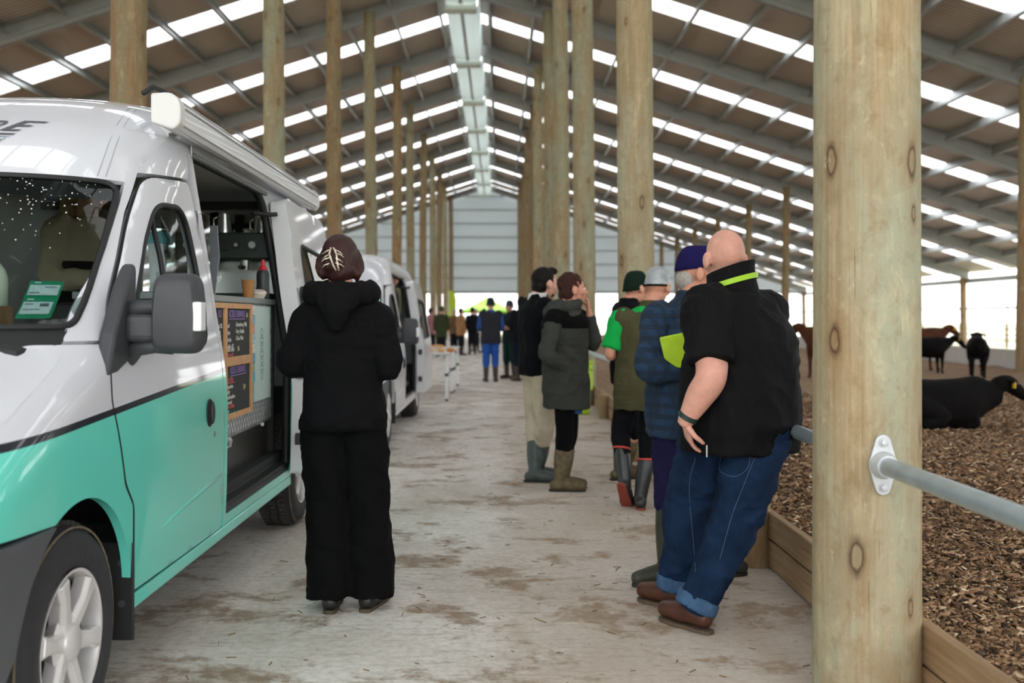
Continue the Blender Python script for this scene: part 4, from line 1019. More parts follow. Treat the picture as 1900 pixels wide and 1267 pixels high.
# ================================================================ FIGURES
def catmull(P, sub):
    P = [np.array(p, float) for p in P]
    if len(P) < 3: 
        return [P[0] + (P[1] - P[0]) * k / sub for k in range(sub + 1)]
    Q = [2 * P[0] - P[1]] + P + [2 * P[-1] - P[-2]]; out = []
    for i in range(1, len(Q) - 2):
        a, b, c, d = Q[i - 1:i + 3]
        for k in range(sub):
            t = k / sub; out.append(.5 * ((2 * b) + (c - a) * t + (2 * a - 5 * b + 4 * c - d) * t * t + (3 * b - a - 3 * c + d) * t ** 3))
    out.append(P[-1]); return out
def limb(mb, pts, rads, sub=5, n=14, flat0=False, flat1=False):
    """round tapering limb; the ends are domed unless flat"""
    X = catmull([tuple(p) + (r,) for p, r in zip(pts, rads)], sub)
    pp = [Vector(x[:3]) for x in X]; rr = [max(.003, x[3]) for x in X]
    d0 = (pp[0] - pp[1]).normalized(); d1 = (pp[-1] - pp[-2]).normalized()
    if not flat0: pp = [pp[0] + d0 * rr[0] * .8, pp[0] + d0 * rr[0] * .5] + pp; rr = [rr[0] * .35, rr[0] * .85] + rr
    if not flat1: pp = pp + [pp[-1] + d1 * rr[-1] * .5, pp[-1] + d1 * rr[-1] * .8]; rr = rr + [rr[-1] * .85, rr[-1] * .35]
    mb.tube(pp, rr, n)
def trunk(mb, rows, sub=4, n=28, e=2.4):
    """stack of level superellipses: (z, cx, cy, rx, ry, yaw)"""
    R = catmull(rows, sub); rings = []
    for z, cx, cy, rx, ry, yw in R:
        c, s = math.cos(yw), math.sin(yw); r = []
        for j in range(n):
            a = 2 * PI * j / n; ca, sa = math.cos(a), math.sin(a)
            u = math.copysign(abs(ca) ** (2 / e), ca) * max(rx, .01); w = math.copysign(abs(sa) ** (2 / e), sa) * max(ry, .01)
            r.append((cx + u * c - w * s, cy + u * s + w * c, z))
        rings.append(r)
    mb.ring_loft(rings)
def remeshed(name, mb, m, parent, vox, smooth=3, fold=None, floor=None, sm_fac=.5):
    me = mb.mesh(name); ob = bpy.data.objects.new(name, me); COL.objects.link(ob)
    md = ob.modifiers.new('r', 'REMESH'); md.mode = 'VOXEL'; md.voxel_size = vox; md.adaptivity = 0.
    if smooth: sm = ob.modifiers.new('s', 'SMOOTH'); sm.iterations = smooth; sm.factor = sm_fac
    me2 = bpy.data.meshes.new_from_object(ob.evaluated_get(bpy.context.evaluated_depsgraph_get()))
    bpy.data.objects.remove(ob); bpy.data.meshes.remove(me)
    N = len(me2.vertices); co = np.empty(N * 3); me2.vertices.foreach_get('co', co); co = co.reshape(-1, 3)
    if fold:
        nr = np.empty(N * 3); me2.vertex_normals.foreach_get('vector', nr); nr = nr.reshape(-1, 3)
        d = np.array([fold(Vector(p)) for p in co]); co = co + nr * d[:, None]
    if floor is not None: co[:, 2] = np.maximum(co[:, 2], floor)
    me2.vertices.foreach_set('co', co.reshape(-1)); me2.update(); me2.name = name; me2.shade_smooth()
    me2.materials.clear()
    for q in (m if isinstance(m, (list, tuple)) else [m]): me2.materials.append(q)
    return link(name, me2, parent)
def folds(seed, amp=.008, sc=7., zs=.45):
    """soft cloth wrinkles: slanting ridges at two sizes"""
    o = Vector((seed * 3.1, seed * 1.7, seed)); N_ = noise.noise
    def f(p):
        w = Vector((N_(p * 4 + o), N_(p * 4 - o), N_(p * 4 + o * 2))) * .5
        q = Vector((p.x * sc, p.y * sc, p.z * sc * zs)) + o + w
        q2 = Vector(((p.x + p.z * .7) * sc * 1.3, p.y * sc, (p.z - p.x * .6) * sc * .9)) + o * 1.3 + w
        q3 = Vector((p.x * sc * .8, p.y * sc * .8, p.z * sc * 2.6)) - o + w * 2
        m_ = max(0., N_(p * 2.5 + o * .7) + .35)
        return amp * (.9 * (.45 - abs(N_(q)) * 1.8) + .8 * (.35 - abs(N_(q2)) * 1.6) + 1.0 * m_ * (.3 - abs(N_(q3)) * 1.5))
    return f
def fvec(yaw): return Vector((-math.sin(yaw), math.cos(yaw), 0))
def rvec(yaw): return Vector((math.cos(yaw), math.sin(yaw), 0))
def head_axes(yaw, pitch=0., roll=0.):
    return Matrix.Rotation(yaw, 3, 'Z') @ Matrix.Rotation(pitch, 3, 'X') @ Matrix.Rotation(roll, 3, 'Y')
def head_geo(mb, c, R, k=1.):
    c = Vector(c); P = lambda x, y, z: c + R @ Vector((x * k, y * k, z * k))
    E = lambda p, r: mb.ell(P(*p), tuple(q * k for q in r), 20, 12, R)
    E((0, -.008, .025), (.077, .097, .095)); E((0, .022, -.045), (.058, .068, .072)); E((0, .05, -.088), (.032, .034, .026)); E((0, .070, .012), (.05, .022, .018))
    limb(mb, [P(0, .088, .01), P(0, .102, -.018), P(0, .108, -.034)], [.008 * k, .011 * k, .014 * k], 3, 8)
    for s in (-1, 1):
        E((s * .086, -.006, -.012), (.014, .022, .036)); E((s * .014, .098, -.038), (.009, .010, .008)); E((s * .045, .06, -.028), (.024, .026, .022))
    E((0, .084, -.064), (.025, .012, .008)); E((0, .080, -.074), (.021, .012, .008))
def face_parts(parent, c, R, k=1., brow='#5a4636'):
    c = Vector(c); P = lambda x, y, z: c + R @ Vector((x * k, y * k, z * k))
    for s in (-1, 1):
        e = MB().ell(P(s * .032, .080, -.002), (.013 * k, .012 * k, .010 * k), 12, 8, R).build('eye', mat('eye_white', '#e6e2dc', .3), parent, smooth=True)
        MB().ell(P(s * .032, .0905, -.002), (.0055 * k, .003 * k, .0055 * k), 10, 6, R).build('iris', mat('eye_dark', '#2c2420', .2), e, smooth=True)
        MB().tube([P(s * .014, .092, .017), P(s * .032, .093, .022), P(s * .05, .082, .017)], .004 * k, 6).build('eyebrow', mat('brow_' + brow[1:], brow, .8), parent, smooth=True)
    MB().tube([P(-.022, .091, -.069), P(0, .0955, -.068), P(.022, .091, -.069)], .0035 * k, 6).build('mouth', mat('lip', '#9c5a50', .5), parent, smooth=True)
def hand_geo(mb, w, d, pn, side=1, curl=.5, k=1., thumb=.6):
    """w wrist, d pointing to the fingers, pn where the palm faces, side +1: thumb towards pn x d"""
    w, d, pn = Vector(w), Vector(d).normalized(), Vector(pn); pn = (pn - d * pn.dot(d)).normalized(); a = pn.cross(d).normalized() * side
    k *= 1.0
    rings = []
    for t, wd, th in ((-.01, .026, .020), (.02, .033, .018), (.05, .040, .016), (.085, .041, .014), (.098, .036, .010)):
        rings.append([w + d * t * k + a * math.cos(q) * wd * k + pn * math.sin(q) * th * k for q in (2 * PI * j / 14 for j in range(14))])
    mb.ring_loft(rings)
    for i, (off, L, r) in enumerate(((.030, .072, .0092), (.010, .080, .0096), (-.011, .074, .0092), (-.031, .058, .0082))):
        p = w + d * .088 * k + a * off * k; pts = [p - d * .02 * k]; ang = 0.
        dd = d.copy(); seg = (L * .45 * k, L * .31 * k, L * .26 * k); pts.append(p)
        for q, sl_ in enumerate(seg):
            ang += curl * (.75, .9, .6)[q]; dd = d * math.cos(ang) + pn * math.sin(ang); p = p + dd * sl_; pts.append(p)
        limb(mb, pts, [r * k, r * k, r * .98 * k, r * .92 * k, r * .78 * k], 3, 10)
    t0 = w + d * .022 * k + a * .026 * k; t1 = t0 + (d * .6 + a * .75 + pn * .25).normalized() * .040 * k; t2 = t1 + (d * .85 + a * .25 + pn * thumb).normalized() * .032 * k; t3 = t2 + (d * .9 - a * .05 + pn * thumb).normalized() * .026 * k
    limb(mb, [t0, t1, t2, t3], [.015 * k, .0125 * k, .011 * k, .009 * k], 3, 10)
SKIN = {}
def skin(c):
    if c not in SKIN:
        m = mat('skin_' + c[1:], c, .5, 0, .10, 25, .12, 220, .001, spec=.35); m.node_tree.nodes['Principled BSDF'].inputs['Subsurface Weight'].default_value = .12; m.node_tree.nodes['Principled BSDF'].inputs['Subsurface Radius'].default_value = (.02, .008, .004); SKIN[c] = m
    return SKIN[c]
def cloth(c, var=.12, rough=.9, bscale=260, bump=.25, sheen=.0):
    nm = f'cloth_{c[1:]}_{int(var * 100)}_{bscale}'
    if nm in MATS: return MATS[nm]
    m, t = new_mat(nm); col = sr(c); v = t.coord('Object'); b = t.b
    b.inputs['Roughness'].default_value = rough; b.inputs['Specular IOR Level'].default_value = .12
    f = t.ramp(t.noise(v, 7, 4, .6), [(.3, 0.), (.7, 1.)]); t.l(t.mix(f, tuple(x * (1 - var) for x in col), tuple(min(1, x * (1 + var)) for x in col)), b.inputs['Base Color'])
    h = t.math('ADD', t.math('MULTIPLY', t.noise(t.coord('Object', (1, 1, .6)), 16, 3, .55, .6), 1.), t.math('MULTIPLY', t.noise(v, bscale, 2), .06))
    t.bump(h, .55, .02); return m

class Person:
    """joints are offsets from the point on the floor between the feet; the body faces yaw (0 = away from the camera)"""
    def __init__(s, loc, yaw, H, label, group=None, lod=1, lean=(0, 0), skin_c='#c99a84', girth=1., name='person'):
        s.loc = Vector(loc); s.yaw = yaw; s.k = H / 1.75; s.lod = lod; s.g = girth; s.skin = skin(skin_c)
        s.root = empty(name, loc, 0, label, 'person', group)
        f, r = fvec(yaw), rvec(yaw); k = s.k; L = Vector((lean[0], lean[1], 0)); s.f, s.r = f, r
        at = lambda x, y, z: r * x * k + f * y * k + Vector((0, 0, z * k)) + L * max(0, (z - .0) / 1.6)
        s.at = at; j = s.j = {}
        for sd, n in ((-1, 'L'), (1, 'R')):
            j['hip' + n] = at(sd * .09, 0, .92); j['knee' + n] = at(sd * .095, .02, .49); j['ank' + n] = at(sd * .10, -.02, .085); j['toe' + n] = (f + r * sd * .2).normalized()
            j['sho' + n] = at(sd * .185, -.01, 1.425); j['elb' + n] = at(sd * .235, -.03, 1.15); j['wri' + n] = at(sd * .22, .06, .92)
        j['pel'] = at(0, 0, .94); j['chest'] = at(0, -.01, 1.28); j['neck'] = at(0, -.01, 1.48); j['head'] = at(0, .02, 1.635)
        s.hyaw = yaw; s.hpitch = 0.; s.hk = 1.06; s.hand = {'L': (None, None, .5), 'R': (None, None, .5)}
        s.vox = {0: .024, 1: .013, 2: .009}[lod]; s.bvox = {0: .02, 1: .010, 2: .007}[lod]
    def arms(s, n, elbow, wrist, hand=None, pn=None, curl=.6):
        s.j['elb' + n] = s.at(*elbow); s.j['wri' + n] = s.at(*wrist); s.hand[n] = (hand, pn, curl); return s
    def body(s, hands=True, feet=False):
        j, k, mb = s.j, s.k, MB(); y = s.yaw; g = min(s.g, 1.15)
        rows = []
        for p, rx, ry in ((j['pel'] - Vector((0, 0, .08 * k)), .14, .095), (j['pel'] + Vector((0, 0, .02)), .15, .10), ((j['pel'] + j['chest']) / 2, .135, .09), (j['chest'], .155, .10), (j['chest'] * .4 + j['neck'] * .6, .14, .08), (j['neck'], .062, .06)):
            rows.append((p.z, p.x, p.y, rx * k * g, ry * k * g, y))
        trunk(mb, rows, 3, 20)
        R = head_axes(s.hyaw, s.hpitch); s.R = R
        limb(mb, [j['neck'] - Vector((0, 0, .05 * k)), j['neck'] + Vector((0, 0, .03 * k)), j['head'] - R @ Vector((0, .015, .06)) * k], [.06 * k * g, .056 * k * g, .055 * k * g], 4)
        head_geo(mb, j['head'], R, k * s.hk)
        for n, sd in (('L', -1), ('R', 1)):
            limb(mb, [j['chest'] * .35 + j['sho' + n] * .65, j['sho' + n], (j['sho' + n] + j['elb' + n]) / 2, j['elb' + n], (j['elb' + n] * .6 + j['wri' + n] * .4), j['wri' + n]], [.05 * k, .05 * k, .044 * k * g, .038 * k * g, .040 * k * g, .026 * k], 4)
            if hands:
                h, pn, cu = s.hand[n]; d = (j['wri' + n] - j['elb' + n]).normalized() if h is None else Vector(h)
                hand_geo(mb, j['wri' + n], d, pn if pn is not None else s.r * -sd, -sd if pn is None else sd, cu, k)
            limb(mb, [j['hip' + n], (j['hip' + n] + j['knee' + n]) / 2, j['knee' + n], j['knee' + n] * .6 + j['ank' + n] * .4, j['ank' + n]], [.075 * k, .066 * k, .048 * k, .048 * k, .034 * k], 4)
            limb(mb, [j['ank' + n] - j['toe' + n] * .03 * k - Vector((0, 0, .03 * k)), j['ank' + n] + j['toe' + n] * .12 * k - Vector((0, 0, .045 * k))], [.03 * k, .025 * k], 3)
        s.b = remeshed('body', mb, s.skin, s.root, s.bvox, 2)
        return s.b
    def face(s, brow='#5a4636'):
        face_parts(s.b, s.j['head'], s.R, s.k * s.hk, brow); return s
    def top(s, m, hem=.86, w=(.20, .195, .185, .205, .205), d=(.14, .145, .13, .14, .13), sleeve=.93, sr_=(.075, .066, .058, .046), name='jacket', amp=.008, collar=.0, seed=1, shoulder=True, cs=None):
        """trunk with sleeves down to `sleeve` of the arm (0 = none, 1 = wrist)"""
        j, k, mb = s.j, s.k, MB(); y = s.yaw; g = s.g
        hemp = j['pel'] + Vector((0, 0, (hem - .94) * k))
        c2 = (j['pel'] + j['chest']) / 2
        pts = [hemp, hemp * .55 + c2 * .45 if hem < .95 else hemp * .7 + c2 * .3, c2, j['chest'], j['chest'] * .5 + j['neck'] * .5]
        rows = [(p.z, p.x, p.y, a * k * g, b * k * g, y) for p, a, b in zip(pts, w, d)]
        q = j['chest'] * .15 + j['neck'] * .85; rows.append((q.z, q.x, q.y, .15 * k * getattr(s, 'trap', 1.), .095 * k * getattr(s, 'trap', 1.), y)); q = j['neck'] + Vector((0, 0, .01 * k)); rows.append((q.z, q.x, q.y, .085 * k, .08 * k, y))
        if collar: q = j['neck'] + Vector((0, 0, collar * k)) + s.f * .01; rows.append((q.z, q.x, q.y, .075 * k, .08 * k, y))
        trunk(mb, rows, 4, 32)
        for n in ('L', 'R'):
            S_, E, Wp = j['sho' + n], j['elb' + n], j['wri' + n]
            root = j['chest'] * .42 + S_ * .58 + Vector((0, 0, .02 * k)); rt = (.085 * k, .082 * k)
            if sleeve <= 0: 
                if shoulder: limb(mb, [root, S_ * .92 + root * .08], [.105 * k, .096 * k], 3)
            elif sleeve < .55:
                t = sleeve / .5; e = S_ + (E - S_) * t; limb(mb, [root, S_, (S_ + e) / 2, e], [rt[0], sr_[0] * k * 1.08, sr_[1] * k * 1.08, sr_[1] * k * 1.04], 4, flat1=True)
            else:
                t = (sleeve - .5) / .5; e = E + (Wp - E) * t; limb(mb, [root, S_, (S_ + E) / 2, E, (E + e) / 2, e], [rt[0], sr_[0] * k, sr_[1] * k, sr_[1] * .97 * k, sr_[2] * k, sr_[3] * k], 5, flat1=True)
        s.t = remeshed(name, mb, m, s.root, s.vox, 3, folds(seed, amp * (1 if s.lod else .5)))
        return s.t
    def legs(s, m, hem=.07, r=(.105, .088, .075, .068), waist=.98, w=(.185, .135), name='trousers', amp=.007, seed=2):
        j, k, mb = s.j, s.k, MB(); g = s.g
        P = j['pel']
        rows = [(P.z + (z - .94) * k, P.x, P.y, a * w[0] * k * g, b * w[1] * k * g, s.yaw) for z, a, b in ((.84, .92, .9), (.90, 1., 1.), (waist, .97, .95))]
        trunk(mb, rows, 4, 28)
        for n in ('L', 'R'):
            A = j['ank' + n].copy(); K = j['knee' + n]; Hh = j['hip' + n]
            t = (K.z - hem * k) / max(.01, K.z - A.z); e = K + (A - K) * t
            limb(mb, [Hh, (Hh + K) / 2, K, (K + e) / 2, e], [r[0] * k * g, r[1] * k * (g + 1) / 2 * 1.02, r[1] * .92 * k * (g + 1) / 2, r[2] * k, r[3] * k], 5, 18, flat1=True)
        s.lg = remeshed(name, mb, m, s.root, s.vox, 2, folds(seed, amp * (1 if s.lod else .5), 8., .6))
        return s.lg
    def boots(s, m, sole, shaft=.33, r=.056, name='boot', rim=None, L=.285, heel=None):
        j, k = s.j, s.k
        for n in ('L', 'R'):
            mb = MB(); A = j['ank' + n]; K = j['knee' + n]; d = j['toe' + n]
            up = (K - A).normalized(); fl = Vector((d.x, d.y, d.z))
            top = A + up * (shaft - .085) * k
            limb(mb, [A - up * .02, (A + top) / 2, top], [.046 * k, r * .96 * k, r * k], 4, 18, flat1=True)
            dn = Vector((0, 0, -1))
            b0 = A - fl * .055 * k + dn * .04 * k; b1 = A + fl * .07 * k + dn * .035 * k; b2 = A + fl * .175 * k + dn * .045 * k
            limb(mb, [b0, A + fl * .01 * k + dn * .03 * k, b1, b2], [.040 * k, .048 * k, .050 * k, .038 * k], 4, 16)
            tilt = d.z < -.2
            o = remeshed(name, mb, m, s.root, min(s.vox, .011) if s.lod else .018, 2, None, None if tilt else .012)
            if s.lod:
                sd = d.cross(Vector((0, 0, 1))).normalized(); nn = sd.cross(d).normalized(); 
                z0 = A + dn * .085 * k if not tilt else A + nn * -.075 * k
                if not tilt: z0.z = 0.
                out = []
                for a_, w_ in ((-.10, .018), (-.085, .034), (-.03, .041), (.05, .044), (.12, .052), (.18, .044), (.21, .026), (.22, .008)): out.append((a_, w_))
                ol = [(a_ * .93 * k, w_ * .86 * k) for a_, w_ in out] + [(a_ * .93 * k, -w_ * .86 * k) for a_, w_ in reversed(out)]
                fd = d if tilt else Vector((d.x, d.y, 0)).normalized()
                MB().prism(ol, z0, fd, sd, (nn if tilt else Vector((0, 0, 1))) * .017 * k).build('sole', sole, o, bevel=.004)
                if rim is not None:
                    MB().tube([top + (sd * math.cos(q) + (up.cross(sd)) * math.sin(q)) * (r + .004) * k for q in np.linspace(0, 2 * PI, 19)[:-1]], .008 * k, 8, closed=True).build('boot_trim', rim, o, smooth=True)
        return s
    def cap(s, m, brim=True, name='cap', z0=.018, dome=1.0, cuff=None):
        R, c, k = s.R, s.j['head'], s.k * s.hk; mb = MB(); P = lambda x, y, z: c + R @ Vector((x * k, y * k, z * k))
        rings = []
        for t in np.linspace(0, 1, 9):
            a = t * PI / 2; rr = math.cos(a) ** .55 if t < 1 else .02; zz = z0 + (.135 * dome - z0) * math.sin(a)
            rings.append([P(.086 * rr * math.cos(q), -.008 + .106 * rr * math.sin(q), zz + (.018 * math.sin(q) if t < .3 else .018 * math.sin(q) * (1 - t))) for q in (2 * PI * i / 28 for i in range(28))])
        o = mb.ring_loft(rings).build(name, m, s.root, smooth=True)
        if brim:
            ring = []
            for t in (0., .5, 1.):
                ring.append([P((.082 + .0 * t) * math.sin(q) * (1 - .18 * t), .06 + .035 * math.cos(q) + t * .075 * math.cos(q * .8), z0 + .02 - .012 * t - .01 * t * t) for q in np.linspace(-1.25, 1.25, 13)])
            mb = MB(); rs = []
            for r_ in ring: rs.append(r_)
            for dz in (0, .006):
                k0 = len(mb.v); mb.v.extend(tuple(p + Vector((0, 0, dz))) for r_ in rs for p in r_)
                for i in range(2):
                    for q in range(12): mb.f.append((k0 + i * 13 + q, k0 + i * 13 + q + 1, k0 + (i + 1) * 13 + q + 1, k0 + (i + 1) * 13 + q)); mb.mi.append(0)
            mb.build('brim', m, o, smooth=True)
        if cuff is not None:
            MB().tube([P(.084 * math.cos(q), -.008 + .104 * math.sin(q), z0 + .006 + .018 * math.sin(q)) for q in np.linspace(0, 2 * PI, 29)[:-1]], .007 * k, 8, closed=True).build('cuff', cuff, o, smooth=True)
        return o
    def hair(s, m, back=.0, low=-.02, amp=.006, name='hair', front=.045, vol=1., seed=3, quiff=0., extra=None, crown=True):
        R, c, k = s.R, s.j['head'], s.k * s.hk; mb = MB(); P = lambda x, y, z: c + R @ Vector((x * k, y * k, z * k))
        if crown: mb.ell(P(0, -.020 - back, .036), (.083 * vol * k, .098 * vol * k, .094 * vol * k), 22, 14, R)
        mb.ell(P(0, -.052, low), (.072 * vol * k, .060 * vol * k, .07 * k), 18, 12, R)
        if quiff: mb.ell(P(0, .055, .098), (.055 * k, .05 * k, .03 * k), 16, 10, R)
        if extra: extra(mb, P, R, k)
        o = Vector((seed, seed * 2, 0))
        return remeshed(name, mb, m, s.root, min(.008, s.vox) if s.lod else .018, 1, lambda p: amp * noise.noise(Vector((p.x * 60, p.y * 60, p.z * 25)) + o) + amp * .6 * noise.noise(p * 24 + o))
    def hood(s, m, name='hood', sc=1., amp=.006, up=False):
        """hood lying on the shoulders, or drawn up over the head"""
        j, k, mb = s.j, s.k, MB(); f, r = s.f, s.r; nk = j['neck']; U = Vector((0, 0, 1))
        if up:
            mb.ell(j['head'] - s.R @ Vector((0, .022, -.012)) * k, (.098 * k, .108 * k, .122 * k), 22, 14, s.R)
            limb(mb, [nk - U * .02 - f * .02, j['head'] - s.R @ Vector((0, .03, .05)) * k], [.10 * k, .09 * k])
        else:
            pts = []
            for q in np.linspace(-2.5, 2.5, 15):
                pts.append(nk - f * (math.cos(q) * .085 * k * sc) + r * (math.sin(q) * .095 * k * sc) + U * (.018 - .022 * math.cos(q) + .008 * math.cos(2 * q)) * k)
            limb(mb, pts, [.030 * k * sc] * 2 + [.045 * k * sc] * 11 + [.030 * k * sc] * 2, 3, 14)
            limb(mb, [nk - f * .06 * k + U * .0, nk - f * .125 * k * sc - U * .055 * k, nk - f * .135 * k * sc - U * .11 * k * sc], [.07 * k, .058 * k * sc, .032 * k], 5, 16)
            for sd in (-1, 1): limb(mb, [nk + r * sd * .08 * k - f * .03 * k, nk + r * sd * .05 * k - f * .115 * k * sc - U * .03 * k, nk - f * .14 * k * sc - U * .085 * k], [.04 * k, .045 * k, .035 * k], 5, 14)
        return remeshed(name, mb, m, s.root, s.vox * .9, 2, folds(9, amp, 14.))
# ---------------------------------------------------------------- the people of the photograph
m_blk = cloth('#0d0d0f', .15); m_blk2 = cloth('#070708', .15); m_denim = cloth('#14263f', .4, .85, 400, .3, .1)
m_solebk = mat('boot_sole', '#2a2622', .8, 0, .2, 20); m_muddy = mat('muddy_boot', '#5e5138', .75, 0, .4, 22, .3, 60, .003)

# woman in the black hoodie, back to the camera, wide trousers
p = Person((-.728, 4.62, 0), 0., 1.725, 'person in a black hoodie and wide black trousers, hair clipped up, back turned', lod=2, skin_c='#c8937c')
p.j['ankL'] = Vector((-.055, 0, .085)); p.j['ankR'] = Vector((.125, .02, .085)); p.j['kneeL'] = Vector((-.075, .02, .50)); p.j['kneeR'] = Vector((.115, .02, .50)); p.j['toeL'] = Vector((-.05, 1, 0)).normalized(); p.j['toeR'] = Vector((.25, 1, 0)).normalized()
p.j['head'] = Vector((-.02, .03, 1.605)); p.j['neck'] = Vector((-.005, -.01, 1.455)); p.hyaw = .12; p.hpitch = -.18; p.hk = 1.04
p.arms('L', (-.232, -.06, 1.165), (-.11, .20, 1.19), None, Vector((1, 0, 0)), .6); p.arms('R', (.222, -.06, 1.15), (.12, .21, 1.17), None, Vector((-1, 0, 0)), .6)
p.j['shoL'] = Vector((-.150, -.01, 1.355)); p.j['shoR'] = Vector((.155, -.01, 1.355))
p.body(); p.face('#4a2f28')
p.top(m_blk, .86, (.202, .196, .180, .188, .175), (.15, .145, .135, .145, .125), .92, (.080, .070, .060, .045), 'hoodie', .013, .02, 4)
p.hood(m_blk, 'hood', 1.32, .008)
rib = MB(); trunk(rib, [(.838, 0, 0, .203, .148, 0), (.86, 0, 0, .204, .150, 0), (.885, 0, 0, .202, .148, 0)], 2); rib.build('hem_band', m_blk2, p.root, smooth=True)
p.legs(m_blk2, .065, (.11, .112, .108, .124), .90, (.198, .145), 'wide_trousers', .013)
p.boots(mat('black_ankle_boot', '#1b1a19', .45, 0, .2, 20), mat('muddy_sole', '#4b4030', .85, 0, .3, 25), .16, .05)
m_hair1 = mat('dark_auburn_hair', '#331815', .42, 0, .45, 30, .7, 60, .006, spec=.3, aniso=(4, 4, .8))
def bun(mb, P, R, k):
    for sd in (-1, 1): limb(mb, [P(sd * .055, .03, .06), P(sd * .082, -.004, -.008), P(sd * .070, -.03, -.055)], [.03 * k, .031 * k, .03 * k], 4, 10)
    mb.ell(P(-.020, -.088, -.012), (.052 * k, .038 * k, .058 * k), 16, 10, R); limb(mb, [P(.06, .01, -.01), P(.078, .03, -.07), P(.074, .035, -.12)], [.02 * k, .012 * k, .005 * k], 4, 8); limb(mb, [P(.03, -.075, .0), P(-.02, -.10, .02), P(-.05, -.09, -.03)], [.03 * k, .026 * k, .02 * k], 4, 10)
p.hair(m_hair1, .0, -.035, .004, extra=bun, seed=5)
clip = MB(); R, hc = p.R, p.j['head']; PP = lambda x, y, z: hc + R @ Vector((x, y, z))
rc = random.Random(4)
for s in (-1, 1):
    clip.tube([PP(-.030 + s * .006, -.138, .040), PP(-.026 + s * .016, -.158, .005), PP(-.014 + s * .010, -.150, -.045), PP(-.006 + s * .006, -.135, -.065)], .0045, 8)
    for q in range(4):
        z = .028 - .021 * q + rc.uniform(-.004, .004); clip.tube([PP(-.028 + s * .014, -.154, z), PP(-.028 + s * (.028 + .012 * rc.random()), -.148, z - .006), PP(-.028 + s * (.042 + .010 * rc.random()), -.130, z - .014)], .003, 6)
clip.build('hair_clip', mat('speckled_clip', '#c9bba8', .3, 0, .8, 160), p.root, smooth=True)

# bald man leaning on the rail
p = Person((1.03, 4.34, 0), math.radians(35), 1.74, 'bald heavyset person in a black short-sleeved jacket and jeans, leaning on the rail', lod=2, skin_c='#d09a88', girth=1.)
J = p.j
J['ankL'] = Vector((-.185, -.03, .10)); J['ankR'] = Vector((-.21, .30, .10)); J['toeL'] = Vector((-.62, .78, 0)).normalized(); J['toeR'] = Vector((-.80, .60, 0)).normalized()
J['kneeL'] = Vector((-.005, .00, .47)); J['kneeR'] = Vector((-.16, .28, .47)); J['hipL'] = Vector((.10, -.02, .84)); J['hipR'] = Vector((-.07, .20, .84))
J['pel'] = Vector((.035, .08, .93)); J['chest'] = Vector((.035, .05, 1.26)); J['neck'] = Vector((.0, .05, 1.475)); J['head'] = Vector((-.035, .07, 1.615))
J['shoL'] = Vector((-.135, -.06, 1.395)); J['shoR'] = Vector((.155, .16, 1.375)); J['elbL'] = Vector((-.150, -.19, 1.11)); J['wriL'] = Vector((-.245, -.13, .915)); J['elbR'] = Vector((.15, .36, 1.15)); J['wriR'] = Vector((.0, .47, 1.10)); p.trap = 1.3
p.hyaw = math.radians(12); p.hpitch = -.06; p.hand['L'] = (Vector((.25, .45, -1)), Vector((1, .2, 0)), .35)
b = p.body(); p.face('#a08070')
# heavier forearm grown into the sleeve
fa = MB(); limb(fa, [J['shoL'] * .5 + J['elbL'] * .5, J['elbL'], J['elbL'] * .55 + J['wriL'] * .45, J['wriL']], [.072, .066, .060, .036], 5, 18); remeshed('forearm', fa, p.skin, b, .008, 3)
p.top(cloth('#0f0f11', .10, .75, 500, .15), .775, (.258, .262, .262, .248, .215), (.235, .240, .235, .205, .160), .42, (.112, .104, .07, .05), 'jacket', .011, .0, 7)
# stand collar, lanyard, yoke seam
m_jk = cloth('#0f0f11', .10, .75, 500, .15)
cl = []
for i, (z, r1, r2) in enumerate(((1.43, .135, .13), (1.48, .112, .115), (1.53, .104, .110), (1.572, .106, .112), (1.575, .097, .103), (1.52, .092, .098))):
    cl.append([Vector((-.01, .065, z)) + Vector((r1 * math.cos(a), r2 * math.sin(a), (.30 * r1 * math.cos(a) - .12 * r2 * math.sin(a)) * (0. if i == 0 else 1.))) for a in (2 * PI * q / 36 for q in range(36))])
MB().ring_loft(cl, cap=False).build('collar', m_jk, p.root, smooth=True)
ln = [Vector((-.01, .065, 1.505)) + Vector((.118 * math.cos(a), .120 * math.sin(a), (.28 * math.cos(a) - .10 * math.sin(a)) * .118 - .04 * max(0, math.sin(a)))) for a in np.linspace(0, 2 * PI, 41)[:-1]]
mb = MB(); mb.ring_loft([[q + Vector((0, 0, -.012)) for q in ln], [q + Vector((0, 0, .012)) for q in ln]], cap=False); mb.build('lanyard', mat('lime_ribbon', '#9fd01e', .5), p.root, smooth=True)
p.legs(m_denim, .085, (.135, .122, .092, .080), .96, (.215, .175), 'jeans', .014, 8)
for n in ('L', 'R'):
    A, K = J['ank' + n], J['knee' + n]; u = (K - A).normalized(); mb = MB(); limb(mb, [A + u * -.012, A + u * .05], [.094, .094], 2, 20, True, True)
    remeshed('turned_cuff', mb, cloth('#3f5a78', .3), p.lg, .009, 2, folds(11, .004, 20))
p.boots(mat('brown_leather_boot', '#4b2a1e', .45, 0, .35, 14, .2, 60, .002), mat('worn_sole', '#59493a', .85, 0, .3, 25), .16, .052)
ws_ = MB(); a_ = J['wriL']; d_ = (J['elbL'] - J['wriL']).normalized(); u_ = d_.orthogonal().normalized(); w_ = d_.cross(u_)
ws_.ring_loft([[a_ + d_ * (.012 + h) + (u_ * math.cos(q) + w_ * math.sin(q)) * .043 for q in np.linspace(0, 2 * PI, 25)[:-1]] for h in (0, .022)], cap=False); ws_.build('watch_strap', mat('dark_green_strap', '#15302c', .5), p.root, smooth=True)
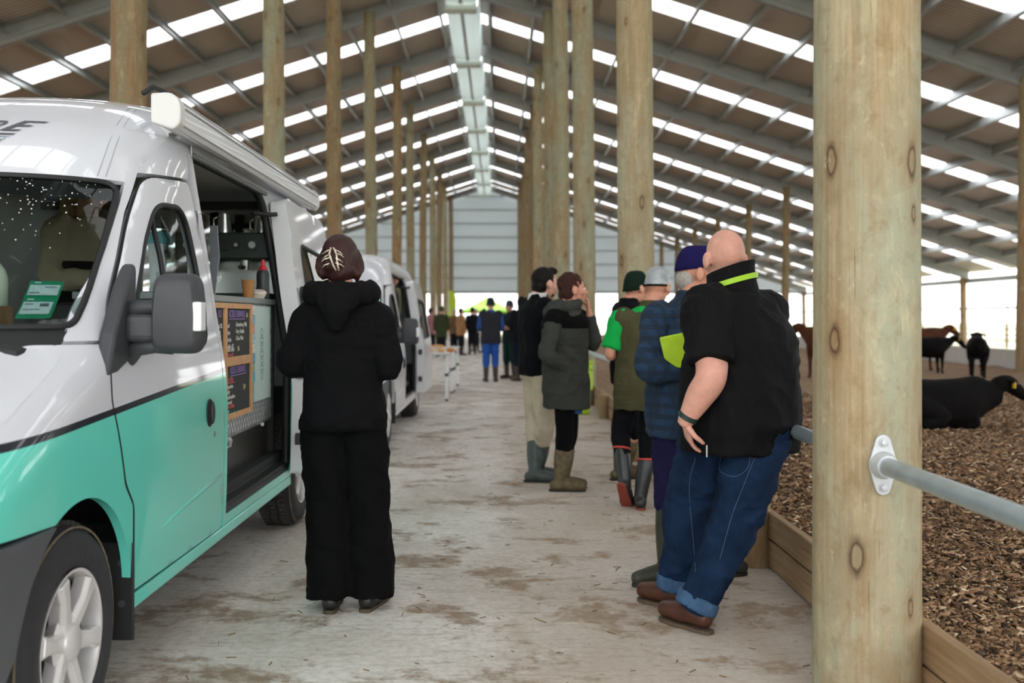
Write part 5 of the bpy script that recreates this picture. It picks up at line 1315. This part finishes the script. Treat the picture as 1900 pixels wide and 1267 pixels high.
# back pockets stitched in pale thread on the jeans
def stitched(parent, pts, name, m, r=.0022): MB().tube(pts, r, 5).build(name, m, parent, smooth=True)
m_stitch = mat('pale_stitch', '#5f7894', .8)
from mathutils.bvhtree import BVHTree
def on_surface(ob, o, dirs, lift=.001):
    """points of a seam laid on the surface of ob"""
    t_ = BVHTree.FromPolygons([v.co for v in ob.data.vertices], [q.vertices for q in ob.data.polygons]); out = []
    for d in dirs:
        h = t_.ray_cast(Vector(o), Vector(d).normalized())
        if h[0] is not None: out.append(h[0] + h[1] * lift)
    return out
eye = Vector((0, 0, CAMH)) - p.loc
seam = lambda pts: on_surface(p.lg, eye, [Vector(((x - 928) / 1847, 1, (590 - y) / 1847)) for x, y in [tuple(q) for q in catmull(pts, 5)]])
for k, pts in enumerate(([(1290, 850), (1279, 900), (1284, 980), (1291, 1060)], [(1338, 845), (1335, 872), (1362, 884), (1386, 870), (1392, 846)], [(1400, 850), (1380, 900), (1357, 960), (1335, 1040)])):
    q = seam(pts)
    if len(q) > 3: MB().tube(q, .0008, 5).build('stitching', m_stitch, p.lg, smooth=True)
zp = MB().tube([(-.160, -.150, .815), (-.160, -.150, .765)], .004, 6).build('zip_pull', m_chrome, p.root)

# man in the plaid jacket and purple cap, facing the bald man
p = Person((.945, 5.10, 0), math.radians(-38), 1.72, 'person in a navy plaid jacket and purple cap, facing the bald one', lod=2, skin_c='#c98f76')
J = p.j
J['ankL'] = Vector((-.095, -.03, .085)); J['kneeL'] = Vector((-.085, -.02, .49)); J['hipL'] = Vector((-.075, .0, .90)); J['toeL'] = Vector((-.75, -.30, 0)).normalized()
J['ankR'] = Vector((.16, .10, .085)); J['toeR'] = Vector((.9, .2, 0)).normalized(); J['kneeR'] = Vector((.10, .10, .49)); J['hipR'] = Vector((.09, .06, .90))
J['head'] = Vector((.075, .05, 1.585)); J['neck'] = Vector((.04, .02, 1.44)); J['chest'] = Vector((.0, .0, 1.24)); J['shoL'] = Vector((-.135, -.02, 1.36)); J['shoR'] = Vector((.17, .06, 1.38))
J['elbL'] = Vector((-.205, -.13, 1.10)); J['wriL'] = Vector((.015, -.19, 1.10)); J['elbR'] = Vector((.22, .02, 1.12)); J['wriR'] = Vector((.06, -.20, 1.27))
p.hand['L'] = (Vector((1, -.1, .05)), Vector((0, .6, 1)), .9); p.hand['R'] = (Vector((-.35, -.25, .6)), Vector((-1, .2, .1)), 1.0)
p.hyaw = math.radians(-88); p.hpitch = -.05
p.body(); p.face('#8f8a84')
m_pl, t = new_mat('navy_plaid_fleece')
v = t.coord('Object'); sp = t.n('ShaderNodeSeparateXYZ'); t.l(v, sp.inputs[0])
def band(sock, fr, th):
    return t.math('GREATER_THAN', t.math('SINE', t.math('MULTIPLY', sock, fr)), th)
dg = t.math('ADD', sp.outputs[0], sp.outputs[1])
c = t.mix(t.math('MULTIPLY', band(sp.outputs[2], 112., .1), .75), sr('#16304c'), sr('#0a1320')); c = t.mix(t.math('MULTIPLY', band(dg, 104., .1), .65), c, sr('#08111c'))
c = t.mix(t.math('MULTIPLY', band(sp.outputs[2], 62., -.97), 0.), c, sr('#4d7a9a')); c = t.mix(t.math('MULTIPLY', t.noise(v, 40, 4), .4), c, sr('#1d3f5c'))
t.l(c, t.b.inputs['Base Color']); t.b.inputs['Roughness'].default_value = .9; t.bump(t.noise(v, 300, 3), .5, .003)
p.top(m_pl, .76, (.20, .205, .20, .205, .195), (.175, .175, .165, .155, .13), .93, (.088, .078, .066, .052), 'plaid_jacket', .010, .05, 13)
p.legs(cloth('#1d1a3a', .2), .36, (.092, .088, .080, .058), .96, (.168, .13), 'purple_trousers', .009, 14)
p.boots(mat('olive_gumboot', '#33352b', .5, 0, .25, 15), m_solebk, .40, .066)
p.cap(cloth('#1c1748', .1), True, 'cap')
p.hair(mat('grey_hair', '#a39c94', .6, 0, .2, 60), -.006, -.030, .002, seed=8, vol=.90, crown=False)
# cup and lime bag it holds
cp = paper_cup('paper_cup', .985, 4.865, 1.30, .037, .10, mat('white_cup', '#e8e8e6', .5), 'white paper cup held up by the person in the purple cap')
MB().lathe([(.040, .098), (.041, .106), (.036, .108), (.034, .116), (.001, .1165)], 24).build('cup_lid', mat('white_lid', '#f0f0ee', .4), cp, auto=.5)
bag = empty('lime_bag', (.88, 4.87, 1.13), 0, 'folded lime green bag tucked under the arm of the plaid jacket', 'bag')
mb = MB(); mb.prism([(-.10, .125), (.10, .165), (.13, .0), (.13, -.26), (.055, -.26), (.05, -.04), (-.02, -.02), (-.075, .02)], (0, 0, 0), (1, .05, 0), (0, 0, 1), (0, .03, 0)); mb.build('bag_body', mat('lime_bag_cloth', '#a6c81f', .6, 0, .12, 14), bag, bevel=.008)
text('lettering', 'A', mat('bag_ink', '#173a2c', .6), bag, frame((.035, -.004, .045), (1, .05, .12), (0, 0, 1)), .075, .001)
MB().tube([(.040, -.004, .105), (.065, -.004, .118), (.10, -.004, .118)], .0022, 5).build('printed_arc', MATS['bag_ink'], bag)

# person in the olive vest with green sleeves
p = Person((1.005, 7.12, 0), math.radians(-8), 1.69, 'person in an olive quilted vest and bright green shirt, back turned', lod=2, skin_c='#c78e76')
J = p.j
J['ankL'] = Vector((-.115, -.02, .16)); J['toeL'] = Vector((.25, .55, -.75)).normalized(); J['kneeL'] = Vector((-.13, .12, .52)); J['hipL'] = Vector((-.07, .02, .90))
J['ankR'] = Vector((-.01, -.06, .085)); J['toeR'] = Vector((.05, 1, 0)).normalized(); J['kneeR'] = Vector((.06, -.01, .49)); J['hipR'] = Vector((.10, 0, .90)); J['head'] = Vector((.13, .06, 1.575)); J['neck'] = Vector((.075, .01, 1.43)); J['chest'] = Vector((.04, 0, 1.23)); J['pel'] = Vector((.02, 0, .93))
J['shoL'] = Vector((-.145, 0, 1.34)); J['elbL'] = Vector((-.225, -.03, 1.09)); J['wriL'] = Vector((-.10, .20, 1.10)); J['shoR'] = Vector((.245, .02, 1.36)); J['elbR'] = Vector((.31, .03, 1.08)); J['wriR'] = Vector((.20, .22, 1.10))
p.hyaw = math.radians(-35); p.hpitch = -.2
p.body(); p.face()
p.top(cloth('#14a047', .08), .95, (.19, .19, .185, .195, .19), (.14, .14, .135, .14, .125), .42, (.078, .074, .06, .05), 'green_shirt', .006, .0, 21)
p.top(cloth('#46442e', .12), .70, (.218, .225, .215, .218, .205), (.165, .17, .16, .165, .145), 0, (.08, .07, .06, .05), 'olive_vest', .010, .045, 22)
p.legs(cloth('#0e0f12', .15), .30, (.105, .085, .062, .046), .98, (.185, .14), 'dark_trousers', .007, 23)
p.boots(mat('black_gumboot', '#2c2f30', .4, 0, .15, 15), mat('red_sole', '#8a3b30', .7), .36, .060, rim=mat('red_boot_trim', '#c2443c', .5))
p.cap(mat('silver_helmet', '#9aa0a3', .3, .2, .25, 20), False, 'helmet', .0, 1.06, cuff=m_blk2)

# person in the dark green beanie
p = Person((1.085, 8.35, 0), math.radians(-72), 1.735, 'person in a dark green beanie and dark jacket, half hidden by the olive vest', lod=1, skin_c='#d09880')
J = p.j
J['ankL'] = Vector((-.09, -.04, .085)); J['ankR'] = Vector((-.02, .14, .085)); J['kneeL'] = Vector((-.06, -.04, .48)); J['head'] = Vector((.055, .0, 1.60))
p.arms('L', (-.22, .05, 1.14), (-.12, .28, 1.12)); p.arms('R', (.22, .05, 1.14), (.12, .28, 1.12))
p.hyaw = math.radians(-62); p.body(); p.face()
p.top(cloth('#0e0f14', .12), .80, collar=.05, seed=25); p.legs(cloth('#101216', .12), .36, (.105, .088, .075, .052), seed=26); p.boots(m_muddy, m_solebk, .38, .066); p.cap(cloth('#13241b', .15), False, 'beanie', -.012, 1.05, cuff=cloth('#10200f', .15))

# man in the grey and black fleece, drinking
p = Person((.515, 7.80, 0), math.radians(-58), 1.715, 'person in a long grey and black fleece with muddy gumboots, drinking', lod=2, skin_c='#c98f78')
J = p.j
J['head'] = Vector((.055, .02, 1.575)); J['neck'] = Vector((.0, 0, 1.435)); J['ankL'] = Vector((-.045, -.04, .085)); J['ankR'] = Vector((-.02, .05, .085)); J['kneeL'] = Vector((-.01, -.04, .48)); J['kneeR'] = Vector((.03, .06, .48)); J['toeL'] = Vector((1, -.05, 0)).normalized(); J['toeR'] = Vector((.95, .25, 0)).normalized()
J['hipL'] = Vector((-.03, -.08, .90)); J['hipR'] = Vector((.02, .09, .90)); J['shoL'] = Vector((-.10, -.145, 1.34)); J['shoR'] = Vector((.11, .155, 1.34)); J['elbL'] = Vector((-.16, -.20, 1.07)); J['wriL'] = Vector((-.03, -.18, .85)); J['elbR'] = Vector((.225, .12, 1.15)); J['wriR'] = Vector((.19, .10, 1.40))
p.hand['R'] = (Vector((-.1, .0, 1)), Vector((-1, .1, 0)), .9); p.hyaw = math.radians(-80); p.hpitch = .08
J['elbL'] = Vector((-.15, -.21, 1.07)); J['wriL'] = Vector((.05, -.11, .93)); p.hand['L'] = (Vector((.1, .7, -.5)), Vector((0, 1, 0)), .4)
p.body(); p.face('#5b3a2c')
m_fl = cloth('#3a3c38', .12, .95, 200, .4)
p.top(m_fl, .66, (.195, .20, .198, .20, .195), (.17, .17, .165, .16, .14), .93, (.082, .074, .064, .05), 'fleece', .010, .0, 31)
yk = MB(); q = p.yaw; nk = J['neck']; ch = J['chest']
trunk(yk, [(1.27, ch.x, ch.y, .206, .168, q), (1.33, ch.x * .6, ch.y * .6, .203, .160, q), (1.385, 0, 0, .165, .118, q), (1.43, 0, 0, .10, .095, q)], 4, 32)
for n in ('L', 'R'): limb(yk, [ch * .42 + J['sho' + n] * .58 + Vector((0, 0, .03)), J['sho' + n] + Vector((0, 0, .002)), J['sho' + n] * .86 + J['elb' + n] * .14], [.088, .087, .086], 4, flat1=True)
remeshed('black_yoke', yk, m_blk2, p.t, .010, 3, folds(31, .004))
p.hood(m_fl, 'hood', 1.15)
p.legs(m_blk2, .30, (.085, .08, .07, .062), .90, (.16, .13), 'black_leggings', .005, 32)
p.boots(m_muddy, m_solebk, .33, .068)
p.hair(mat('curly_brown_hair', '#38201a', .65, 0, .35, 60, .6, 60, .008, spec=.15), .0, -.03, .010, seed=11, vol=1.03)
# keys or lanyard of blue cloth at the hip
MB().box((.09, -.115, .68), (.06, .03, .14)).build('blue_rag', cloth('#33507a', .4), p.root, bevel=.01)

# man in the black coat with beige trousers
p = Person((.315, 8.25, 0), math.radians(-68), 1.775, 'dark-haired bearded person in a black coat and beige trousers', lod=1, skin_c='#d3a08c')
J = p.j; J['head'] = Vector((.06, .02, 1.635)); J['ankL'] = Vector((-.03, -.06, .085)); J['ankR'] = Vector((.0, .12, .085)); J['toeL'] = Vector((.95, -.1, 0)).normalized()
p.hyaw = math.radians(-62); p.arms('L', (-.225, .02, 1.15), (-.15, .22, 1.10)); p.arms('R', (.225, .02, 1.15), (.14, .24, 1.12))
p.body(); p.face('#221a16')
p.top(cloth('#0a0b0e', .12), .86, (.195, .195, .185, .20, .195), collar=.05, seed=41); p.legs(cloth('#b9ad98', .10), .28, (.105, .092, .08, .058), seed=42, amp=.010); p.boots(mat('grey_gumboot', '#3c4644', .5, 0, .35, 14), m_solebk, .34, .070)
p.hair(mat('near_black_hair', '#120d0b', .6, 0, .3, 50, .5, 60, .005, spec=.15), .0, -.02, .004, quiff=1, seed=13)
bd = MB(); R, hc, k = p.R, p.j['head'], p.k
bd.ell(hc + R @ Vector((0, .034, -.082)) * k, (.052 * k, .052 * k, .036 * k), 16, 10, R); remeshed('beard', bd, MATS['near_black_hair'], p.root, .009, 1, lambda q: .003 * noise.noise(q * 60))
cr = MB(); trunk(cr, [(p.j['neck'].z - .0, p.j['neck'].x, p.j['neck'].y, .082, .08, 0), (p.j['neck'].z + .055, p.j['neck'].x + .01, p.j['neck'].y, .076, .076, 0)], 2, 20); cr.build('white_collar', cloth('#d8d8d6', .05), p.root, smooth=True)

# ---- people further off
def simple(loc, yaw, H, label, coat, trou, boot, headm=None, hood=False, hair=None, arms=None, vest=None, hem=.80, group='people further along the aisle', skin_c='#c8957f', lod=0, beanie=None, name='person', full=True):
    p = Person(loc, yaw, H, label, group, lod, (0, 0), skin_c, name=name)
    if arms == 'front':
        p.arms('L', (-.235, .0, 1.14), (-.10, .22, 1.14)); p.arms('R', (.235, .0, 1.14), (.10, .22, 1.14))
    p.body(); p.face()
    p.top(coat, hem, collar=.04, amp=.010); 
    if vest is not None: p.top(vest, .80, (.215, .22, .21, .22, .212), (.155, .16, .15, .155, .14), 0, name='vest')
    if full:
        p.legs(trou, .28, (.105, .088, .075, .052), seed=3); p.boots(boot, m_solebk, .34, .062)
    if hood: p.hood(coat if vest is None else vest, up=True)
    if beanie is not None: p.cap(beanie, False, 'beanie', -.012, 1.05, cuff=beanie)
    if hair is not None: p.hair(hair)
    return p
bt_ = mat('dark_brown_boot', '#33261f', .6, 0, .2, 10)
simple((-.20, 21.1, 0), .05, 1.76, 'person in a dark vest over blue sleeves and blue overalls', cloth('#2c4a86', .15), cloth('#27509a', .2), bt_, beanie=cloth('#232a34', .1), arms='front', vest=cloth('#2a2b31', .1), lod=1)
simple((.22, 22.2, 0), 2.5, 1.72, 'person in dark green trousers half turned toward the hooded one', cloth('#1b2527', .1), cloth('#16302c', .1), bt_, beanie=cloth('#3c4148', .1), arms='front', lod=1)
simple((.46, 21.4, 0), .5, 1.80, 'person in a black hooded coat with the hood drawn up', cloth('#12161a', .1), cloth('#151b28', .1), bt_, hood=True, arms='front', lod=1)
dk = cloth('#1a1c20', .1)
simple((-1.98, 33.5, 0), .3, 1.72, 'person in a dark olive green coat beside the food tables', cloth('#363d26', .15), dk, bt_, beanie=cloth('#39402c', .1), hem=.72)
simple((-2.45, 35.0, 0), -.4, 1.70, 'person in a pink top standing past the food tables', cloth('#9c6c70', .15), dk, bt_, hair=m_hair1)
simple((-1.42, 36.0, 0), -1.0, 1.70, 'person in a tan coat in the far group', cloth('#9a7450', .15), dk, bt_, hair=MATS['curly_brown_hair'], hem=.74)
simple((-1.72, 37.2, 0), .8, 1.68, 'person in a brown jumper in the far group', cloth('#6f5840', .15), dk, bt_, hair=MATS['grey_hair'])
simple((-1.02, 36.6, 0), .2, 1.72, 'person in a black coat beside the tan coat in the far group', cloth('#15171c', .1), dk, bt_, beanie=dk)
simple((-.62, 38.2, 0), 2.2, 1.70, 'person in a pale grey top and black trousers in the far group', cloth('#9aa3ab', .1), dk, bt_, hair=MATS['near_black_hair'])
simple((-.98, 40.0, 0), 2.9, 1.70, 'person in navy standing at the back of the far group', cloth('#232c3d', .1), dk, bt_, hair=m_hair1)
# barista inside the coffee van, and the one in the white van's doorway
m_blond = mat('blond_hair', '#b29a62', .5, 0, .3, 60, .5, 60, .005)
p = Person((-2.06, 4.98, .526), math.radians(-125), 1.56, 'blond person in a beige jumper working inside the coffee van', lod=1, skin_c='#d2a48e')
p.arms('L', (-.23, .02, 1.13), (-.08, .24, 1.12)); p.arms('R', (.23, .02, 1.13), (.08, .26, 1.14)); p.hpitch = -.3
p.body(); p.face('#8f7a50'); p.top(cloth('#9a8d77', .12), .80, seed=51, amp=.012); p.legs(m_blk2, .10, seed=52); p.boots(bt_, m_solebk, .14, .05)
def longhair(mb, P, R, k):
    for x in (-.06, -.03, 0, .03, .06): limb(mb, [P(x, -.06, .02), P(x * 1.2, -.085, -.10), P(x * 1.3, -.07, -.24)], [.035 * k, .03 * k, .014 * k], 4, 8)
p.hair(m_blond, .0, -.03, .006, extra=longhair)
ap = MB(); trunk(ap, [(.62, 0, 0, .196, .15, p.yaw), (.9, 0, 0, .196, .15, p.yaw), (1.1, 0, 0, .186, .142, p.yaw)], 3); ap.build('apron', m_blk2, p.root, smooth=True)
simple((-1.44, 13.02, .526 * .97), math.radians(-100), 1.45, 'person in dark clothes in the doorway of the white van', cloth('#191b1f', .1), dk, bt_, hair=MATS['near_black_hair'], group=None)
# ================================================================ cattle
m_cblk = mat('black_hide', '#080606', .8, 0, .3, 9, .35, 120, .003, spec=.12); m_cbrn = mat('brown_hide', '#4a2917', .8, 0, .3, 7, .35, 120, .003, spec=.12); m_hoof = mat('hoof_horn', '#3b332b', .6)
m_tag = mat('yellow_ear_tag', '#e2b423', .5)
def cow(loc, yaw, k, m, label, lying=False, head=(0, 0), grey=None, tag_side=1, vox=.02):
    root = empty('cow', loc, yaw, label, 'cow', 'cattle in the pen'); mb = MB()
    dz = -.50 if lying else 0.
    rows = [(-.80, .98, .08, .10), (-.72, .97, .20, .24), (-.45, .95, .26, .31), (0, .91, .30, .35), (.35, .93, .26, .35), (.56, .99, .18, .28), (.74, 1.08, .12, .19), (.92, 1.17, .09, .13)]
    if lying: rows = [(a, b - .09 - (.06 if a > .7 else 0) - (.06 if a > .9 else 0), c * 1.15, min(d, .35) + (.03 if a > .5 else 0)) for a, b, c, d in rows]
    rings = [[(r * math.cos(q), y, z + dz + h * math.sin(q)) for q in (2 * PI * i / 24 for i in range(24))] for y, z, r, h in catmull(rows, 5)]
    mb.ring_loft([[Vector(p) * k for p in r] for r in rings])
    K = lambda *p: Vector((p[0], p[1], p[2] + dz)) * k
    hx, hz = head; hb = (0, .90, 1.22 - (.14 if lying else 0))
    P1 = (hx * .5, 1.04, hb[2] + .02 + hz * .3); P2 = (hx, 1.20, hb[2] - .08 + hz * .7); P3 = (hx * 1.3, 1.33, hb[2] - .17 + hz)
    limb(mb, [K(*hb), K(*P1), K(*P2), K(*P3)], [.12 * k, .118 * k, .092 * k, .07 * k], 5, 16)
    for s in (-1, 1):
        limb(mb, [K(P1[0] + s * .08, 1.02, P1[2] + .05), K(P1[0] + s * .17, .99, P1[2] + .045), K(P1[0] + s * .24, .985, P1[2] + .02)], [.025 * k, .042 * k, .012 * k], 4, 10)
        if lying:
            limb(mb, [K(s * .14, .34, .74), K(s * .16, .46, .56), K(s * .13, .28, .53)], [.13 * k, .06 * k, .045 * k], 4, 10)
            limb(mb, [K(s * .22, -.45, .80), K(s * .34, -.15, .66), K(s * .36, -.42, .56), K(s * .30, -.15, .53)], [.20 * k, .13 * k, .06 * k, .04 * k], 4, 12)
        else:
            limb(mb, [K(s * .15, .42, .80), K(s * .155, .43, .42), K(s * .15, .43, .16), K(s * .15, .455, .03)], [.105 * k, .055 * k, .040 * k, .052 * k], 4, 12)
            limb(mb, [K(s * .15, -.52, .90), K(s * .18, -.44, .66), K(s * .16, -.66, .44), K(s * .155, -.62, .16), K(s * .155, -.59, .03)], [.17 * k, .125 * k, .058 * k, .040 * k, .052 * k], 4, 12)
    if not lying: limb(mb, [K(0, -.80, 1.03), K(0, -.87, .80), K(.01, -.86, .50), K(.01, -.85, .38)], [.03 * k, .02 * k, .018 * k, .035 * k], 4, 8)
    b = remeshed('body', mb, m, root, vox, 3, lambda p: .006 * noise.noise(p * 7), 0. if not lying else None)
    MB().ell(K(P3[0], P3[1] + .03, P3[2] - .01), (.062 * k, .05 * k, .055 * k), 14, 10).build('muzzle', m_hoof if grey is None else grey, b, smooth=True)
    for s in (-1, 1):
        MB().ell(K(P1[0] + s * .095, 1.12, P1[2] - .0), (.02 * k, .03 * k, .022 * k), 10, 6).build('eye', mat('cow_eye', '#120d0a', .15), b, smooth=True)
        if not lying: 
            for y in (.47, -.575): MB().lathe([(.05 * k, 0), (.045 * k, .05 * k)], 12, (s * .152 * k, y * k, 0)).build('hoof', m_hoof, b)
    MB().box(K(P1[0] + tag_side * .20, 1.005, P1[2] - .01), (.065 * k, .012, .085 * k)).build('ear_tag', m_tag, b, bevel=.003)
    return root
cow((4.60, 10.45, .20), math.radians(-82), .76, m_cblk, 'black cow lying on the wood chips beside the thick near pole', True, (-.02, .0), tag_side=1, vox=.018)
cow((9.10, 19.0, .20), math.radians(-22), .64, m_cblk, 'black cow standing with its rear turned, near the low concrete wall', False, (.16, .05))
cow((9.15, 21.6, .20), math.radians(-72), .74, m_cbrn, 'brown cow with a dark face standing behind the smaller black one', False, (-.03, .02))
cow((8.72, 20.3, .20), math.radians(-84), .60, m_cblk, 'small black cow standing in front of the brown one', False, (0, -.12))
cow((6.12, 18.6, .20), math.radians(25), .78, m_cbrn, 'brown cow standing between the bald person and the thick pole', False, (0, 0))

# ================================================================ tables, food, gazebo, banner, bin
m_tab = mat('white_table_top', '#c9c7c3', .5, 0, .05, 4); m_leg = mat('white_table_leg', '#dcdedd', .35, .1)
def table(x, y, L, label):
    t_ = empty('folding_table', (x, y, 0), 0, label, 'table', 'folding tables behind the white van')
    MB().box((0, 0, .765), (.74, L, .035)).build('table_top', m_tab, t_, bevel=.008)
    for sx in (-.33, .33):
        for sy in (-L / 2 + .10, L / 2 - .10):
            l_ = MB().cyl((sx, sy, .02), (sx, sy, .75), .024, n=12).build('leg', m_leg, t_, auto=.6); MB().cyl((sx, sy, 0), (sx, sy, .03), .03, n=12).build('foot', m_blackp, l_, auto=.6); MB().cyl((sx, sy, .40), (sx, sy, .45), .032, n=12).build('leg_collar', m_blackp, l_, auto=.6)
        MB().tube([(sx, -L / 2 + .1, .42), (sx, L / 2 - .1, .42)], .012, 8).build('stretcher', m_blackp, t_)
    MB().tube([(-.33, -L / 2 + .10, .6), (.33, -L / 2 + .10, .74)], .012, 8).build('brace', m_leg, t_)
table(-1.20, 17.05, 1.85, 'nearer white folding table with food past the white van')
table(-1.18, 19.1, 1.85, 'further white folding table with food past the white van')
fc = ['#d9a15a', '#e0b77c', '#c98546', '#dfc9a4', '#d88a55', '#cfa06a']
rd = random.Random(21)
for k in range(6):
    b_ = MB().ell((0, 0, .032), (.055, .075, .034), 14, 8).build('bread_roll', mat(f'bread_{k}', fc[k], .7, 0, .15, 20), None, smooth=True)
    b_.location = (-1.16 + .17 * (k % 3) - .03 * (k // 3), 16.55 + .32 * (k // 3) + .05 * (k % 2), .7825); b_.rotation_euler = (0, 0, rd.random() * 3)
    tag(b_, ['golden', 'pale golden', 'dark golden', 'cream', 'orange-brown', 'tan'][k] + ' bread roll on the nearer folding table', 'bread', 'bread on the folding table')
tr = empty('food_tray', (-1.10, 17.55, .7825), .1, 'white tray of food on the nearer folding table', 'tray')
MB().lathe([(.20, 0), (.24, .06), (.25, .06), (.21, .0), (.0, .005)], 4).build('tray_body', m_leg, tr)
MB().ell((0, 0, .05), (.15, .16, .05), 14, 8).build('food', mat('fried_food', '#c98f4f', .7, 0, .3, 30), tr, smooth=True)
ob = empty('orange_bag', (-1.43, 16.7, .7825), .3, 'bright orange bag standing on the nearer folding table', 'bag')
mb = MB(); mb.ring_loft([[(.10 * a * math.cos(q), .07 * a * math.sin(q), z) for q in np.linspace(0, 2 * PI, 17)[:-1]] for z, a in ((0, .9), (.02, 1.05), (.18, 1.), (.30, .6), (.36, .25))]); mb.build('bag_body', mat('orange_cloth', '#e2752c', .6, 0, .1, 10), ob, smooth=True)
MB().tube([(-.02, 0, .35), (0, 0, .42), (.02, 0, .35)], .008, 6).build('bag_tie', MATS['orange_cloth'], ob)
# gazebo in the yard
m_lime = mat('lime_canvas', '#8fc63a', .6, 0, .05, 2)
gz = empty('gazebo', (-.95, Y_END + 5.5, -.03), 0, 'lime green pop-up gazebo outside the far end of the shed', 'gazebo')
hw_ = 1.9
rg = [[(sx * hw_, sy * hw_, 1.72) for sx, sy in ((-1, -1), (1, -1), (1, 1), (-1, 1))], [(sx * hw_, sy * hw_, 1.95) for sx, sy in ((-1, -1), (1, -1), (1, 1), (-1, 1))], [(sx * hw_ * .5, sy * hw_ * .5, 2.42) for sx, sy in ((-1, -1), (1, -1), (1, 1), (-1, 1))], [(sx * .04, sy * .04, 2.98) for sx, sy in ((-1, -1), (1, -1), (1, 1), (-1, 1))]]
MB().ring_loft(rg, cap=False).build('canopy', m_lime, gz)
for sx in (-1, 1):
    for sy in (-1, 1): MB().box((sx * (hw_ - .04), sy * (hw_ - .04), .93), (.05, .05, 1.86)).build('leg', m_leg, gz)
fl = empty('banner_flag', (-3.25, 62.5, 0), 0, 'tall lime green feather banner by the far pole row', 'flag')
MB().cyl((0, 0, 0), (0, 0, 3.1), .02, n=8).build('flag_pole', m_leg, fl)
MB().prism([(.03, .55), (.50, .62), (.50, 2.5), (.42, 2.9), (.2, 3.08), (.03, 3.08)], (0, 0, 0), (1, 0, 0), (0, 0, 1), (0, .01, 0)).build('flag_cloth', mat('lime_flag', '#b5cf2c', .6), fl)
MB().box((0, 0, .02), (.4, .4, .04)).build('flag_base', m_blackp, fl)
# lime bin by the third pole
lb = empty('lime_bin', (1.17, 14.0, 0), .15, 'bright lime green bin of two stacked tubs beside the kerb', 'bin')
m_lb = mat('lime_plastic', '#a4c61c', .4)
MB().box((-.04, 0, .17), (.20, .26, .34)).build('lower_tub', m_lb, lb, bevel=.025); MB().box((.04, 0, .53), (.16, .22, .38)).build('upper_tub', m_lb, lb, bevel=.025); MB().box((.04, 0, .735), (.175, .235, .03)).build('lid', m_lb, lb, bevel=.008); MB().tube([(-.03, -.12, .62), (.04, -.15, .66), (.11, -.12, .62)], .01, 8).build('handle', m_lb, lb, smooth=True)
# straw bits on the concrete
st = MB(); rd = random.Random(5)
for k in range(260):
    y = 2.6 + 9 * rd.random() ** 1.6; x = rd.uniform(-1.2, 1.4); a = rd.random() * PI; L = rd.uniform(.01, .06) * (.5 + rd.random())
    st.box((x, y, .003), (L, rd.uniform(.0015, .004), .003), a)
tag(st.build('straw', mat('straw_bits', '#7d6444', .9, 0, .4, 3)), 'scattered straw and bark bits on the concrete aisle', 'straw', None, 'stuff')
